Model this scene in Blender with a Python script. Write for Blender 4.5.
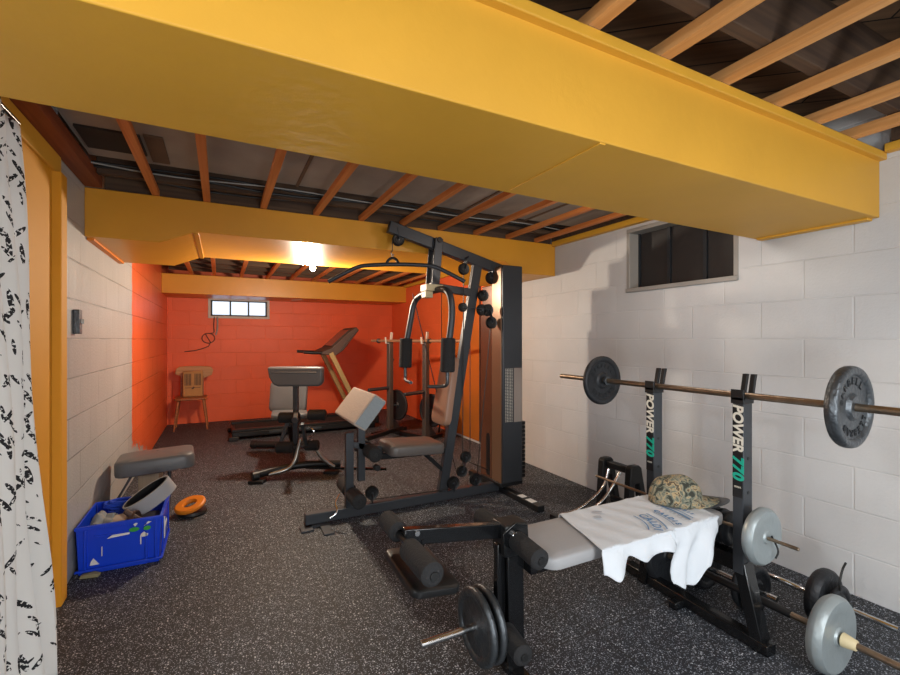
import bpy, math, random
from mathutils import Vector, Matrix, Euler, noise
random.seed(7)
V = Vector
R = math.radians
for o in list(bpy.data.objects): bpy.data.objects.remove(o)
COL = bpy.context.scene.collection
sc = bpy.context.scene

# ------------------------------------------------------------------ camera
YAW = math.atan(229/448)
cd = bpy.data.cameras.new('camera'); cam = bpy.data.objects.new('camera', cd); COL.objects.link(cam)
cam.location = (0, 0, 1.25); cam.rotation_euler = (R(90), 0, -YAW)
cd.sensor_width = 36; cd.lens = 448/900*36; cd.shift_y = 2/900; cd.clip_start = .02
sc.camera = cam
# ------------------------------------------------------------------ world (daylight outside the small window)
w = bpy.data.worlds.new('world'); sc.world = w; w.use_nodes = True
bg = w.node_tree.nodes['Background']; bg.inputs[0].default_value = (.80, .88, 1, 1); bg.inputs[1].default_value = 1.0
# ------------------------------------------------------------------ lights
def light(name, typ, loc, power, color, size, aim=None, size_y=None):
    l = bpy.data.lights.new(name, typ); l.energy = power; l.color = color
    if typ == 'POINT': l.shadow_soft_size = size
    else:
        l.size = size
        if size_y: l.shape = 'RECTANGLE'; l.size_y = size_y
    o = bpy.data.objects.new(name, l); COL.objects.link(o); o.location = loc
    if aim is not None: o.rotation_euler = (V(aim)-V(loc)).to_track_quat('-Z', 'Y').to_euler()
    return o
light('entry_bulb', 'POINT', (-1.5, .14, 1.98), 44, (.90, .96, 1), .09)
light('rear_bulb', 'POINT', (.757, 4.45, 1.79), 80, (1, .84, .66), .05)
light('near_room_fill', 'POINT', (.9, -1.5, .85), 92, (.90, .96, 1), .35)  # added soft fill behind the camera, lifts the beam undersides
light('near_room_corner_fill', 'POINT', (-1.9, -1.4, .7), 78, (.90, .96, 1), .35)  # second added fill, low in the unseen corner
light('near_room_ceiling_fill', 'AREA', (.9, -1.0, 2.02), 40, (.92, .97, 1), 1.2, (.9, -.99, 0), 1.0)  # added overhead fill behind the camera
light('middle_bay_fill', 'POINT', (1.9, 1.75, 2.03), 7, (1, .94, .86), .10)  # added fill for the bay between the beams
sc.view_settings.view_transform = 'Standard'; sc.view_settings.look = 'None'
sc.view_settings.gamma = 1; sc.view_settings.exposure = .52

# ------------------------------------------------------------------ materials
def srgb(h):
    h = h.lstrip('#'); c = [int(h[i:i+2], 16)/255 for i in (0, 2, 4)]
    return tuple((x/12.92 if x <= .04045 else ((x+.055)/1.055)**2.4) for x in c) + (1,)
def mat(name, col, rough=.5, metal=0, bump=0, bscale=60, var=0, vscale=8, coat=0, emit=None, spec=.5):
    m = bpy.data.materials.new(name); m.use_nodes = True; nt = m.node_tree; b = nt.nodes['Principled BSDF']
    c = srgb(col); b.inputs['Base Color'].default_value = c
    b.inputs['Roughness'].default_value = rough; b.inputs['Metallic'].default_value = metal
    b.inputs['Coat Weight'].default_value = coat; b.inputs['Specular IOR Level'].default_value = spec
    tc = nt.nodes.new('ShaderNodeTexCoord')
    if var:
        n = nt.nodes.new('ShaderNodeTexNoise'); n.inputs['Scale'].default_value = vscale; n.inputs['Detail'].default_value = 5
        r = nt.nodes.new('ShaderNodeValToRGB'); k0, k1 = 1-var, 1+var
        r.color_ramp.elements[0].position = .3; r.color_ramp.elements[1].position = .7
        r.color_ramp.elements[0].color = (c[0]*k0, c[1]*k0, c[2]*k0, 1); r.color_ramp.elements[1].color = (min(1, c[0]*k1), min(1, c[1]*k1), min(1, c[2]*k1), 1)
        nt.links.new(tc.outputs['Object'], n.inputs['Vector']); nt.links.new(n.outputs[0], r.inputs[0]); nt.links.new(r.outputs[0], b.inputs['Base Color'])
    if bump:
        n = nt.nodes.new('ShaderNodeTexNoise'); n.inputs['Scale'].default_value = bscale; n.inputs['Detail'].default_value = 6
        bp = nt.nodes.new('ShaderNodeBump'); bp.inputs['Strength'].default_value = bump; bp.inputs['Distance'].default_value = .01
        nt.links.new(tc.outputs['Object'], n.inputs['Vector']); nt.links.new(n.outputs[0], bp.inputs['Height']); nt.links.new(bp.outputs[0], b.inputs['Normal'])
    if emit: b.inputs['Emission Color'].default_value = srgb(emit[0]); b.inputs['Emission Strength'].default_value = emit[1]
    return m
def N(nt, t, **k):
    n = nt.nodes.new(t)
    for a, v in k.items(): setattr(n, a, v)
    return n
def ramp(nt, stops):
    r = N(nt, 'ShaderNodeValToRGB'); e = r.color_ramp.elements
    while len(e) < len(stops): e.new(.5)
    for el, (p, c) in zip(e, stops): el.position = p; el.color = c
    return r
def mathn(nt, op, a, b=None, c=None):
    n = N(nt, 'ShaderNodeMath', operation=op)
    for i, x in enumerate((a, b, c)):
        if x is None: continue
        if isinstance(x, (int, float)): n.inputs[i].default_value = x
        else: nt.links.new(x, n.inputs[i])
    return n.outputs[0]
def mixc(nt, f, a, b, bt='MIX'):
    n = N(nt, 'ShaderNodeMix', data_type='RGBA', blend_type=bt)
    for s, x in ((0, f), (6, a), (7, b)):
        if isinstance(x, (int, float, tuple)): n.inputs[s].default_value = x
        else: nt.links.new(x, n.inputs[s])
    return n.outputs[2]
def block_wall(name, axis, base, paint=None, split=None, rough=.55):
    """painted concrete block: running bond, mortar lines and rough drips in relief"""
    m = bpy.data.materials.new(name); m.use_nodes = True; nt = m.node_tree; L = nt.links; b = nt.nodes['Principled BSDF']
    g = N(nt, 'ShaderNodeNewGeometry'); sp = N(nt, 'ShaderNodeSeparateXYZ'); L.new(g.outputs['Position'], sp.inputs[0])
    cb = N(nt, 'ShaderNodeCombineXYZ'); L.new(sp.outputs[axis], cb.inputs[0])
    L.new(sp.outputs['Z'], cb.inputs[1])
    nz = N(nt, 'ShaderNodeTexNoise'); nz.inputs['Scale'].default_value = 3.0; nz.inputs['Detail'].default_value = 3; L.new(g.outputs['Position'], nz.inputs['Vector'])
    wob = mixc(nt, .006, cb.outputs[0], nz.outputs[1])
    br = N(nt, 'ShaderNodeTexBrick'); br.offset = .5
    br.inputs['Scale'].default_value = 1; br.inputs['Mortar Size'].default_value = .0048; br.inputs['Mortar Smooth'].default_value = .5
    br.inputs['Brick Width'].default_value = .42; br.inputs['Row Height'].default_value = .2083; br.inputs['Bias'].default_value = 0
    br.inputs['Color1'].default_value = (.35, .35, .35, 1); br.inputs['Color2'].default_value = (.65, .65, .65, 1); br.inputs['Mortar'].default_value = (.5, .5, .5, 1)
    L.new(wob, br.inputs['Vector'])
    big = N(nt, 'ShaderNodeTexNoise'); big.inputs['Scale'].default_value = 1.6; big.inputs['Detail'].default_value = 6; L.new(g.outputs['Position'], big.inputs['Vector'])
    col = srgb(base)
    if split is not None:
        nn = N(nt, 'ShaderNodeTexNoise'); nn.inputs['Scale'].default_value = 9; L.new(g.outputs['Position'], nn.inputs['Vector'])
        e = mathn(nt, 'MULTIPLY_ADD', nn.outputs[0], .08, sp.outputs[axis])
        f1 = mathn(nt, 'GREATER_THAN', e, split+.04)
        # the orange coat stops raggedly above the floor next to its edge
        cs = N(nt, 'ShaderNodeTexNoise'); cs.inputs['Scale'].default_value = 14; L.new(cb.outputs[0], cs.inputs['Vector'])
        lim = mathn(nt, 'MULTIPLY_ADD', cs.outputs[0], .35, mathn(nt, 'MULTIPLY', mathn(nt, 'SUBTRACT', split+.95, sp.outputs[axis]), .28))
        f2 = mathn(nt, 'GREATER_THAN', sp.outputs['Z'], mathn(nt, 'SUBTRACT', lim, .12))
        f = mathn(nt, 'MULTIPLY', f1, f2)
        col = mixc(nt, f, srgb(base), srgb(paint))
    var = ramp(nt, [(.3, (.86, .86, .86, 1)), (.7, (1, 1, 1, 1))]); L.new(big.outputs[0], var.inputs[0])
    col = mixc(nt, 1.0, col, var.outputs[0], 'MULTIPLY')
    bt = ramp(nt, [(.35, (.95, .95, .95, 1)), (.65, (1.0, 1.0, 1.0, 1))]); L.new(br.outputs[0], bt.inputs[0])
    col = mixc(nt, 1.0, col, bt.outputs[0], 'MULTIPLY')
    jn = N(nt, 'ShaderNodeTexNoise'); jn.inputs['Scale'].default_value = 2.3; jn.inputs['Detail'].default_value = 4; L.new(g.outputs['Position'], jn.inputs['Vector'])
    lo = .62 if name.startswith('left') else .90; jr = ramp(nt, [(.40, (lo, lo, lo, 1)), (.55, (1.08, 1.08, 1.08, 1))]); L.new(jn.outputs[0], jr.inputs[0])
    col = mixc(nt, mathn(nt, 'MULTIPLY', br.outputs['Fac'], .8), col, mixc(nt, 1.0, col, jr.outputs[0], 'MULTIPLY'))
    L.new(col, b.inputs['Base Color']); b.inputs['Roughness'].default_value = rough
    fine = N(nt, 'ShaderNodeTexNoise'); fine.inputs['Scale'].default_value = 70; fine.inputs['Detail'].default_value = 8; L.new(g.outputs['Position'], fine.inputs['Vector'])
    mp = N(nt, 'ShaderNodeMapping'); mp.inputs['Scale'].default_value = (14, 14, 1.2); L.new(g.outputs['Position'], mp.inputs[0])
    drip = N(nt, 'ShaderNodeTexNoise'); drip.inputs['Scale'].default_value = 1; drip.inputs['Detail'].default_value = 3; L.new(mp.outputs[0], drip.inputs['Vector'])
    h = mathn(nt, 'MULTIPLY_ADD', br.outputs['Fac'], -.55, mathn(nt, 'MULTIPLY_ADD', fine.outputs[0], .35, mathn(nt, 'MULTIPLY', drip.outputs[0], .45)))
    bp = N(nt, 'ShaderNodeBump'); bp.inputs['Strength'].default_value = .9 if name.startswith('left') else .5; bp.inputs['Distance'].default_value = .009
    L.new(h, bp.inputs['Height']); L.new(bp.outputs[0], b.inputs['Normal'])
    return m
def rubber_floor():
    m = bpy.data.materials.new('speckled_rubber'); m.use_nodes = True; nt = m.node_tree; L = nt.links; b = nt.nodes['Principled BSDF']
    g = N(nt, 'ShaderNodeNewGeometry')
    def speck(scale, lo, hi, seed):
        mp = N(nt, 'ShaderNodeMapping'); mp.inputs['Location'].default_value = (seed, seed*.7, 0); L.new(g.outputs['Position'], mp.inputs[0])
        v = N(nt, 'ShaderNodeTexVoronoi'); v.inputs['Scale'].default_value = scale; L.new(mp.outputs[0], v.inputs['Vector'])
        n = N(nt, 'ShaderNodeTexNoise'); n.inputs['Scale'].default_value = scale*1.6; n.inputs['Detail'].default_value = 2; L.new(mp.outputs[0], n.inputs['Vector'])
        s = N(nt, 'ShaderNodeSeparateColor'); L.new(v.outputs['Color'], s.inputs[0])
        pick = mathn(nt, 'GREATER_THAN', s.outputs[0], hi)
        d = mathn(nt, 'LESS_THAN', mathn(nt, 'MULTIPLY_ADD', n.outputs[0], .35, v.outputs['Distance']), lo)
        return mathn(nt, 'MULTIPLY', pick, d), s.outputs[1]
    a, ta = speck(185, .56, .46, 0)
    c, tc_ = speck(100, .50, .84, 3.1)
    # tiles of two slightly different batches
    sp = N(nt, 'ShaderNodeSeparateXYZ'); L.new(g.outputs['Position'], sp.inputs[0])
    ch = N(nt, 'ShaderNodeTexVoronoi', distance='CHEBYCHEV'); ch.inputs['Scale'].default_value = 1.05; ch.inputs['Randomness'].default_value = 0; L.new(g.outputs['Position'], ch.inputs['Vector'])
    cs = N(nt, 'ShaderNodeSeparateColor'); L.new(ch.outputs['Color'], cs.inputs[0])
    base = mixc(nt, cs.outputs[0], srgb('16191f'), srgb('21242b'))
    col = mixc(nt, mathn(nt, 'MULTIPLY', a, mathn(nt, 'MULTIPLY_ADD', ta, .5, .35)), base, srgb('b0b8c4'))
    col = mixc(nt, mathn(nt, 'MULTIPLY', c, .8), col, srgb('ccd2da'))
    seam = mathn(nt, 'GREATER_THAN', ch.outputs['Distance'], .4965)
    col = mixc(nt, mathn(nt, 'MULTIPLY', seam, .8), col, srgb('101010'))
    L.new(col, b.inputs['Base Color']); b.inputs['Roughness'].default_value = .62
    n = N(nt, 'ShaderNodeTexNoise'); n.inputs['Scale'].default_value = 200; n.inputs['Detail'].default_value = 3; L.new(g.outputs['Position'], n.inputs['Vector'])
    bp = N(nt, 'ShaderNodeBump'); bp.inputs['Strength'].default_value = .5; bp.inputs['Distance'].default_value = .003
    L.new(n.outputs[0], bp.inputs['Height']); L.new(bp.outputs[0], b.inputs['Normal'])
    return m
def wood(name, c0, c1, axis='Y', rough=.65, scale=1.0):
    m = bpy.data.materials.new(name); m.use_nodes = True; nt = m.node_tree; L = nt.links; b = nt.nodes['Principled BSDF']
    g = N(nt, 'ShaderNodeNewGeometry'); mp = N(nt, 'ShaderNodeMapping')
    s = {'X': (1.2, 40, 40), 'Y': (40, 1.2, 40), 'Z': (40, 40, 1.2)}[axis]; mp.inputs['Scale'].default_value = tuple(x*scale for x in s)
    L.new(g.outputs['Position'], mp.inputs[0])
    n = N(nt, 'ShaderNodeTexNoise'); n.inputs['Scale'].default_value = 1; n.inputs['Detail'].default_value = 6; n.inputs['Distortion'].default_value = .6; L.new(mp.outputs[0], n.inputs['Vector'])
    r = ramp(nt, [(.3, srgb(c0)), (.7, srgb(c1))]); L.new(n.outputs[0], r.inputs[0])
    k = N(nt, 'ShaderNodeTexVoronoi'); k.inputs['Scale'].default_value = 3.5; L.new(g.outputs['Position'], k.inputs['Vector'])
    kn = mathn(nt, 'LESS_THAN', k.outputs['Distance'], .035)
    col = mixc(nt, mathn(nt, 'MULTIPLY', kn, .6), r.outputs[0], (.03, .012, .006, 1))
    L.new(col, b.inputs['Base Color']); b.inputs['Roughness'].default_value = rough
    bp = N(nt, 'ShaderNodeBump'); bp.inputs['Strength'].default_value = .3; bp.inputs['Distance'].default_value = .004
    L.new(n.outputs[0], bp.inputs['Height']); L.new(bp.outputs[0], b.inputs['Normal'])
    return m
def planks(name):
    m = bpy.data.materials.new(name); m.use_nodes = True; nt = m.node_tree; L = nt.links; b = nt.nodes['Principled BSDF']
    g = N(nt, 'ShaderNodeNewGeometry'); mp = N(nt, 'ShaderNodeMapping'); mp.inputs['Rotation'].default_value = (0, 0, R(40)); L.new(g.outputs['Position'], mp.inputs[0])
    br = N(nt, 'ShaderNodeTexBrick'); br.inputs['Scale'].default_value = 1; br.inputs['Brick Width'].default_value = 2.4; br.inputs['Row Height'].default_value = .15
    br.inputs['Mortar Size'].default_value = .004; br.inputs['Color1'].default_value = srgb('8a6c50'); br.inputs['Color2'].default_value = srgb('6f543c'); br.inputs['Mortar'].default_value = (.004, .003, .002, 1)
    L.new(mp.outputs[0], br.inputs['Vector'])
    m2 = N(nt, 'ShaderNodeMapping'); m2.inputs['Scale'].default_value = (1.5, 30, 1); L.new(mp.outputs[0], m2.inputs[0])
    n = N(nt, 'ShaderNodeTexNoise'); n.inputs['Scale'].default_value = 1; n.inputs['Detail'].default_value = 6; L.new(m2.outputs[0], n.inputs['Vector'])
    r = ramp(nt, [(.3, (.6, .6, .6, 1)), (.7, (1.15, 1.1, 1.05, 1))]); L.new(n.outputs[0], r.inputs[0])
    L.new(mixc(nt, 1.0, br.outputs[0], r.outputs[0], 'MULTIPLY'), b.inputs['Base Color']); b.inputs['Roughness'].default_value = .85
    return m
def camo():
    m = bpy.data.materials.new('camouflage_cloth'); m.use_nodes = True; nt = m.node_tree; L = nt.links; b = nt.nodes['Principled BSDF']
    tc = N(nt, 'ShaderNodeTexCoord')
    n = N(nt, 'ShaderNodeTexNoise'); n.inputs['Scale'].default_value = 28; n.inputs['Detail'].default_value = 5; n.inputs['Distortion'].default_value = 1.6; L.new(tc.outputs['Object'], n.inputs['Vector'])
    r = ramp(nt, [(.34, srgb('34352c')), (.42, srgb('62665a')), (.50, srgb('85806c')), (.57, srgb('a8916c')), (.62, srgb('55493a')), (.7, srgb('8d9286'))]); r.color_ramp.interpolation = 'CONSTANT'
    L.new(n.outputs[0], r.inputs[0]); L.new(r.outputs[0], b.inputs['Base Color']); b.inputs['Roughness'].default_value = .9
    return m
def curtain_mat():
    m = bpy.data.materials.new('curtain_print'); m.use_nodes = True; nt = m.node_tree; L = nt.links; b = nt.nodes['Principled BSDF']
    tc = N(nt, 'ShaderNodeTexCoord'); mp = N(nt, 'ShaderNodeMapping'); L.new(tc.outputs['UV'], mp.inputs[0])
    def twigs(rot, sx, sy, seed, th):
        m0 = N(nt, 'ShaderNodeMapping'); m0.inputs['Rotation'].default_value = (0, 0, rot); L.new(mp.outputs[0], m0.inputs[0])
        m1 = N(nt, 'ShaderNodeMapping'); m1.inputs['Scale'].default_value = (sx, sy, 1); m1.inputs['Location'].default_value = (seed, seed, 0)
        L.new(m0.outputs[0], m1.inputs[0])
        v = N(nt, 'ShaderNodeTexVoronoi'); v.inputs['Scale'].default_value = 1; v.inputs['Randomness'].default_value = .75; L.new(m1.outputs[0], v.inputs['Vector'])
        d = mathn(nt, 'LESS_THAN', v.outputs['Distance'], th)
        n = N(nt, 'ShaderNodeTexNoise'); n.inputs['Scale'].default_value = 95; L.new(mp.outputs[0], n.inputs['Vector'])
        return mathn(nt, 'MULTIPLY', d, mathn(nt, 'GREATER_THAN', n.outputs[0], .44))
    f = mathn(nt, 'MAXIMUM', twigs(.9, 8, 34, 0, .30), mathn(nt, 'MAXIMUM', twigs(-.7, 8, 34, 5, .29), twigs(1.45, 7, 30, 9, .28)))
    L.new(mixc(nt, f, srgb('d9d7d4'), srgb('16161a')), b.inputs['Base Color']); b.inputs['Roughness'].default_value = .85
    return m
M = dict(
    yellow=mat('yellow_paint', 'daa234', .55, bump=.12, bscale=22, var=.05, vscale=2.5),
    yellow_trim=mat('yellow_trim_paint', 'daa234', .5, bump=.1, bscale=30),
    dim_lit_yellow=mat('dim_lit_yellow_paint', 'd2922a', .38, bump=.12, bscale=22, var=.05, vscale=2.5), lit_strip=wood('orange_lit_fir_strip', 'b8642a', 'd98848', 'Y'), amber=mat('amber_door_paint', 'd8951c', .68, bump=.08, bscale=18, var=.04, vscale=2),  # beam yellow carries dimmer light, bay strips carry orange light in their colours
    strip=wood('fir_strip', 'c08244', 'dea466', 'Y'), redstrip=wood('reddish_plate', '7e3c1e', '9a5028', 'Y'),
    joist=wood('old_dark_joist', '3e2c22', '5c4532', 'X', .85), planks=planks('subfloor_planks'),
    blocking=wood('pale_blocking', '9a6a44', 'b88558', 'X'),
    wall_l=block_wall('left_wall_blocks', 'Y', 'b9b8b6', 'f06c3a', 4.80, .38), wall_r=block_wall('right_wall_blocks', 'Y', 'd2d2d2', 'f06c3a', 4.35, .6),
    wall_b=block_wall('orange_wall_blocks', 'X', 'f06634', rough=.5), wall_n=block_wall('rear_wall_blocks', 'X', 'd2d0cc'),
    floor=rubber_floor(), camo=camo(), curtain=curtain_mat(),
    metal=mat('charcoal_powder_coat', '3a3d42', .38, .35, bump=.03, bscale=200), black=mat('black_enamel', '121315', .22, .2, coat=.3),
    satin=mat('satin_black_steel', '1d1e20', .42, .3), plastic=mat('black_plastic', '0f0f10', .45), foam=mat('black_foam', '1a1a1c', .85, bump=.4, bscale=160),
    vinyl=mat('grey_vinyl', '5a5a5c', .42, bump=.08, bscale=90), seat_vinyl=mat('bench_vinyl_light', '98989a', .48, bump=.06, bscale=120),
    gym_vinyl=mat('gym_seat_vinyl', '57514e', .36, bump=.08, bscale=90), grey_cloth=mat('pale_pad_cloth', 'aa9c90', .75, bump=.3, bscale=60),
    blue_grey=mat('pad_side_cloth', '7d8488', .75, bump=.3, bscale=60), dark_vinyl=mat('dark_vinyl', '2b2b2e', .35, bump=.1, bscale=80),
    iron=mat('grey_hammered_iron', '54585c', .36, .75, bump=.5, bscale=60, var=.15, vscale=30), dark_iron=mat('dark_iron', '24262a', .5, .3, bump=.35, bscale=60, var=.2, vscale=20),
    silver=mat('silver_cement_plate', '8f9799', .40, .35, bump=.15, bscale=50, var=.05, vscale=12), letter_iron=mat('raised_plate_letters', '1f2124', .5, .3),
    chrome=mat('chrome', 'd0d0d0', .16, 1), barsteel=mat('worn_bar_steel', '8f7e6c', .32, .9, bump=.2, bscale=90, var=.2, vscale=20),
    cream=mat('cream_plate', 'c4b48e', .5), shirt=mat('white_cotton', 'c9ced4', .9, bump=.25, bscale=30), print_blue=mat('faded_blue_print', '5b7fa6', .9), print_grey=mat('faded_grey_print', 'a9adb5', .9),
    teal=mat('teal_lettering', '10a58c', .5), letters=mat('cream_lettering', 'd8d2c4', .5), white=mat('white_sticker', 'dcdcdc', .5), green=mat('green_mark', '2f9a3c', .5),
    blue=mat('blue_crate_plastic', '0c3fd0', .38), bluerope=mat('blue_strap', '1440b8', .8), leather=mat('brown_leather', '4a342a', .6, bump=.2, bscale=60),
    belt=mat('grey_belt_web', 'a4a5a8', .8, bump=.5, bscale=240), orange=mat('orange_vinyl', 'dd7d17', .5), orange_wire=mat('orange_wire', 'a8401c', .5),
    chairback=wood('chair_back_wood', 'a8794a', 'c49260', 'X', .5), chairwood=wood('chair_wood', '8a5230', 'a86a3c', 'X', .5), palewood=wood('pale_wood', 'b09a7c', 'c8b496', 'Z', .6), cardboard=mat('tan_board', 'b28450', .8, var=.08),
    duct=mat('grey_sheet_panel', 'a09488', .7, bump=.2, bscale=12, var=.12, vscale=4), hatch=mat('dark_grille', '2b221d', .8), board=mat('patch_board', '6e5440', .8, var=.1),
    cable=mat('black_cable', '0c0c0c', .5), cable_pale=mat('pale_cable', '9a9a96', .5),
    rackbar=mat('orange_lit_rack_bar', 'c79a78', .35, .6), rack_metal=mat('rack_grey_steel', '5a5450', .4, .4), lit_vinyl=mat('orange_lit_pad_vinyl', '94705c', .4, bump=.08, bscale=90), tube_steel=mat('bright_tube_steel', '9a9792', .28, .9), bronze=mat('bronze_side_panel', '8a6a52', .3, .5), smoke=mat('smoked_bronze_panel', '6a4432', .25, .35), mirror=mat('gold_tinted_mirror', 'ec8c3c', .24, .5, bump=.10, bscale=6),  # rack bar and back pad colours hold the orange light on them
    grille=mat('tower_label_grey', '8c8078', .5), frame_white=mat('window_frame_paint', 'c8c4bc', .6), frame_dark=mat('window_bar_dark', '22272c', .5),
    pane_dark=mat('dark_window_panel', '252120', .6, bump=.2, bscale=15, var=.15, vscale=5), reveal=mat('grey_reveal', '98948e', .7, bump=.2, bscale=25),
    tan_metal=mat('tan_treadmill_post', 'a58a58', .4, .3), screen=mat('treadmill_screen', '3c3834', .2), bulb=mat('bulb_glow', 'ffffff', .3, emit=('ffd9a0', 60)),
    ceramic=mat('bulb_holder', 'cfc8ba', .4), greycap=mat('grey_brim_cloth', '5f6062', .9), tan_trim=mat('peach_binding', 'b98562', .9), khaki=mat('khaki_shoe', '8c8464', .8))
def glass_mat():
    m = bpy.data.materials.new('window_glass'); m.use_nodes = True; nt = m.node_tree; b = nt.nodes['Principled BSDF']
    b.inputs['Transmission Weight'].default_value = 1; b.inputs['Roughness'].default_value = .25; b.inputs['IOR'].default_value = 1.1; b.inputs['Base Color'].default_value = (.9, .95, 1, 1)
    return m
M['glass'] = glass_mat()

# ------------------------------------------------------------------ mesh helpers
def frame_of(d):
    d = V(d).normalized(); a = V((0, 0, 1)) if abs(d.z) < .95 else V((1, 0, 0))
    x = a.cross(d).normalized(); y = d.cross(x).normalized(); return x, y, d
class MB:
    def __init__(s): s.v = []; s.f = []
    def add(s, vs, fs):
        n = len(s.v); s.v += [V(p) for p in vs]; s.f += [tuple(i+n for i in f) for f in fs]; return s
    def box(s, x0, x1, y0, y1, z0, z1, rot=None, piv=None):
        vs = [V((x, y, z)) for z in (z0, z1) for x, y in ((x0, y0), (x1, y0), (x1, y1), (x0, y1))]
        if rot is not None:
            p = V(piv) if piv else V(((x0+x1)/2, (y0+y1)/2, (z0+z1)/2)); m = Euler(rot).to_matrix(); vs = [m @ (q-p)+p for q in vs]
        return s.add(vs, [(3, 2, 1, 0), (4, 5, 6, 7), (0, 1, 5, 4), (1, 2, 6, 5), (2, 3, 7, 6), (3, 0, 4, 7)])
    def bar(s, p0, p1, w, h, up=(0, 0, 1)):
        p0, p1 = V(p0), V(p1); d = (p1-p0).normalized(); u = V(up)
        if abs(d.dot(u)) > .97: u = V((1, 0, 0))
        sx = d.cross(u).normalized(); uy = sx.cross(d).normalized()
        vs = [p+sx*a*w/2+uy*b*h/2 for p in (p0, p1) for a, b in ((-1, -1), (1, -1), (1, 1), (-1, 1))]
        return s.add(vs, [(0, 1, 2, 3), (7, 6, 5, 4), (0, 4, 5, 1), (1, 5, 6, 2), (2, 6, 7, 3), (3, 7, 4, 0)])
    def lathe(s, o, d, prof, n=32):
        """prof: (radius, distance along d)"""
        x, y, z = frame_of(d); o = V(o); vs = []; fs = []; m = len(prof)
        for k in range(n):
            a = 2*math.pi*k/n; q = x*math.cos(a)+y*math.sin(a)
            for r, t in prof: vs.append(o+q*r+z*t)
        for k in range(n):
            for j in range(m-1):
                a, b = k*m+j, k*m+j+1; c, e = ((k+1) % n)*m+j+1, ((k+1) % n)*m+j
                fs.append((a, e, c, b))
        return s.add(vs, fs)
    def cyl(s, p0, p1, r, n=20, r2=None):
        p0, p1 = V(p0), V(p1); L = (p1-p0).length; r2 = r if r2 is None else r2
        e = min(.15*r, .1*L)
        return s.lathe(p0, p1-p0, [(.0001, 0), (r-e, 0), (r, e), (r2, L-e), (r2-e, L), (.0001, L)], n)
    def tube(s, pts, r, n=12, smooth=0, flat=1.0):
        P = [V(p) for p in pts]
        for _ in range(smooth):
            Q = [P[0]]
            for a, b in zip(P, P[1:]): Q += [a*.75+b*.25, a*.25+b*.75]
            P = Q+[P[-1]]
        T = []
        for i in range(len(P)): T.append((P[min(i+1, len(P)-1)]-P[max(i-1, 0)]).normalized())
        x, y, _ = frame_of(T[0]); vs = []; fs = []
        for p, t in zip(P, T):
            x = (x-t*x.dot(t)).normalized(); y = t.cross(x)
            vs += [p+x*math.cos(2*math.pi*k/n)*r+y*math.sin(2*math.pi*k/n)*r*flat for k in range(n)]
        for i in range(len(P)-1):
            for k in range(n): fs.append((i*n+k, i*n+(k+1) % n, (i+1)*n+(k+1) % n, (i+1)*n+k))
        fs.append(tuple(reversed(range(n)))); fs.append(tuple(range((len(P)-1)*n, len(P)*n)))
        return s.add(vs, fs)
    def prism(s, pts, vec):
        n = len(pts); P = [V(p) for p in pts]; vec = V(vec)
        return s.add(P+[p+vec for p in P], [tuple(reversed(range(n))), tuple(range(n, 2*n))]+[(i, (i+1) % n, n+(i+1) % n, n+i) for i in range(n)])
    def sphere(s, c, r, nu=20, nv=12):
        c = V(c); r = V(r) if not isinstance(r, (int, float)) else V((r, r, r))
        vs = []; fs = []
        for j in range(nv+1):
            t = math.pi*j/nv
            for k in range(nu):
                a = 2*math.pi*k/nu; vs.append(c+V((r.x*math.sin(t)*math.cos(a), r.y*math.sin(t)*math.sin(a), r.z*math.cos(t))))
        for j in range(nv):
            for k in range(nu): fs.append((j*nu+k, (j+1)*nu+k, (j+1)*nu+(k+1) % nu, j*nu+(k+1) % nu))
        return s.add(vs, fs)
    def pad(s, c, sx, sy, sz, rot=(0, 0, 0), r=None, dome=.12, n=14, taper=1.0):
        """upholstered cushion: rounded outline, soft domed top and bottom; centre c"""
        r = r or min(sx, sy)*.18; m = Euler(rot).to_matrix(); c = V(c); ring = []
        for qx, qy, a0 in ((1, 1, 0), (-1, 1, 90), (-1, -1, 180), (1, -1, 270)):
            for k in range(6):
                a = R(a0+k*18); ring.append((qx*(sx/2-r)+r*math.cos(a), qy*(sy/2-r)+r*math.sin(a)))
        ring = [(x, y*(1-(1-taper)*(x/sx+.5))) for x, y in ring]
        rows = [(.90, -.5), (.97, -.44), (1, -.28), (1, .28), (.97, .42), (.90, .5), (.7, .5+dome*.5), (.4, .5+dome*.85), (.12, .5+dome)]
        vs = []; fs = []; k = len(ring)
        for f, z in rows:
            ex = sx/2*(1-f) if f > .85 else None
            for x, y in ring:
                if ex is not None:
                    l = math.hypot(x, y); g = 1-min(.012+.0, sz*.5)*(1-f)*10/l if l else 1
                    p = V((x*g, y*g, z*sz))
                else: p = V((x*f, y*f, z*sz))
                vs.append(m @ p+c)
        for j in range(len(rows)-1):
            for i in range(k): fs.append((j*k+i, j*k+(i+1) % k, (j+1)*k+(i+1) % k, (j+1)*k+i))
        fs.append(tuple(reversed(range(k)))); fs.append(tuple(range((len(rows)-1)*k, len(rows)*k)))
        return s.add(vs, fs)
    def build(s, name, m, parent=None, bevel=0, smooth=True, solid=0, subsurf=0):
        me = bpy.data.meshes.new(name)
        if parent is None:
            xs = [p.x for p in s.v]; ys = [p.y for p in s.v]; zs = [p.z for p in s.v]
            org = V(((min(xs)+max(xs))/2, (min(ys)+max(ys))/2, min(zs))); inv = Matrix.Translation(-org)
        else: inv = parent_m(parent).inverted(); org = None
        me.from_pydata([inv @ p for p in s.v], [], s.f); me.validate()
        import bmesh
        bm = bmesh.new(); bm.from_mesh(me); bmesh.ops.recalc_face_normals(bm, faces=bm.faces); bm.to_mesh(me); bm.free()
        me.materials.append(M[m])
        if smooth:
            me.polygons.foreach_set('use_smooth', [True]*len(me.polygons)); me.set_sharp_from_angle(angle=R(38))
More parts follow.
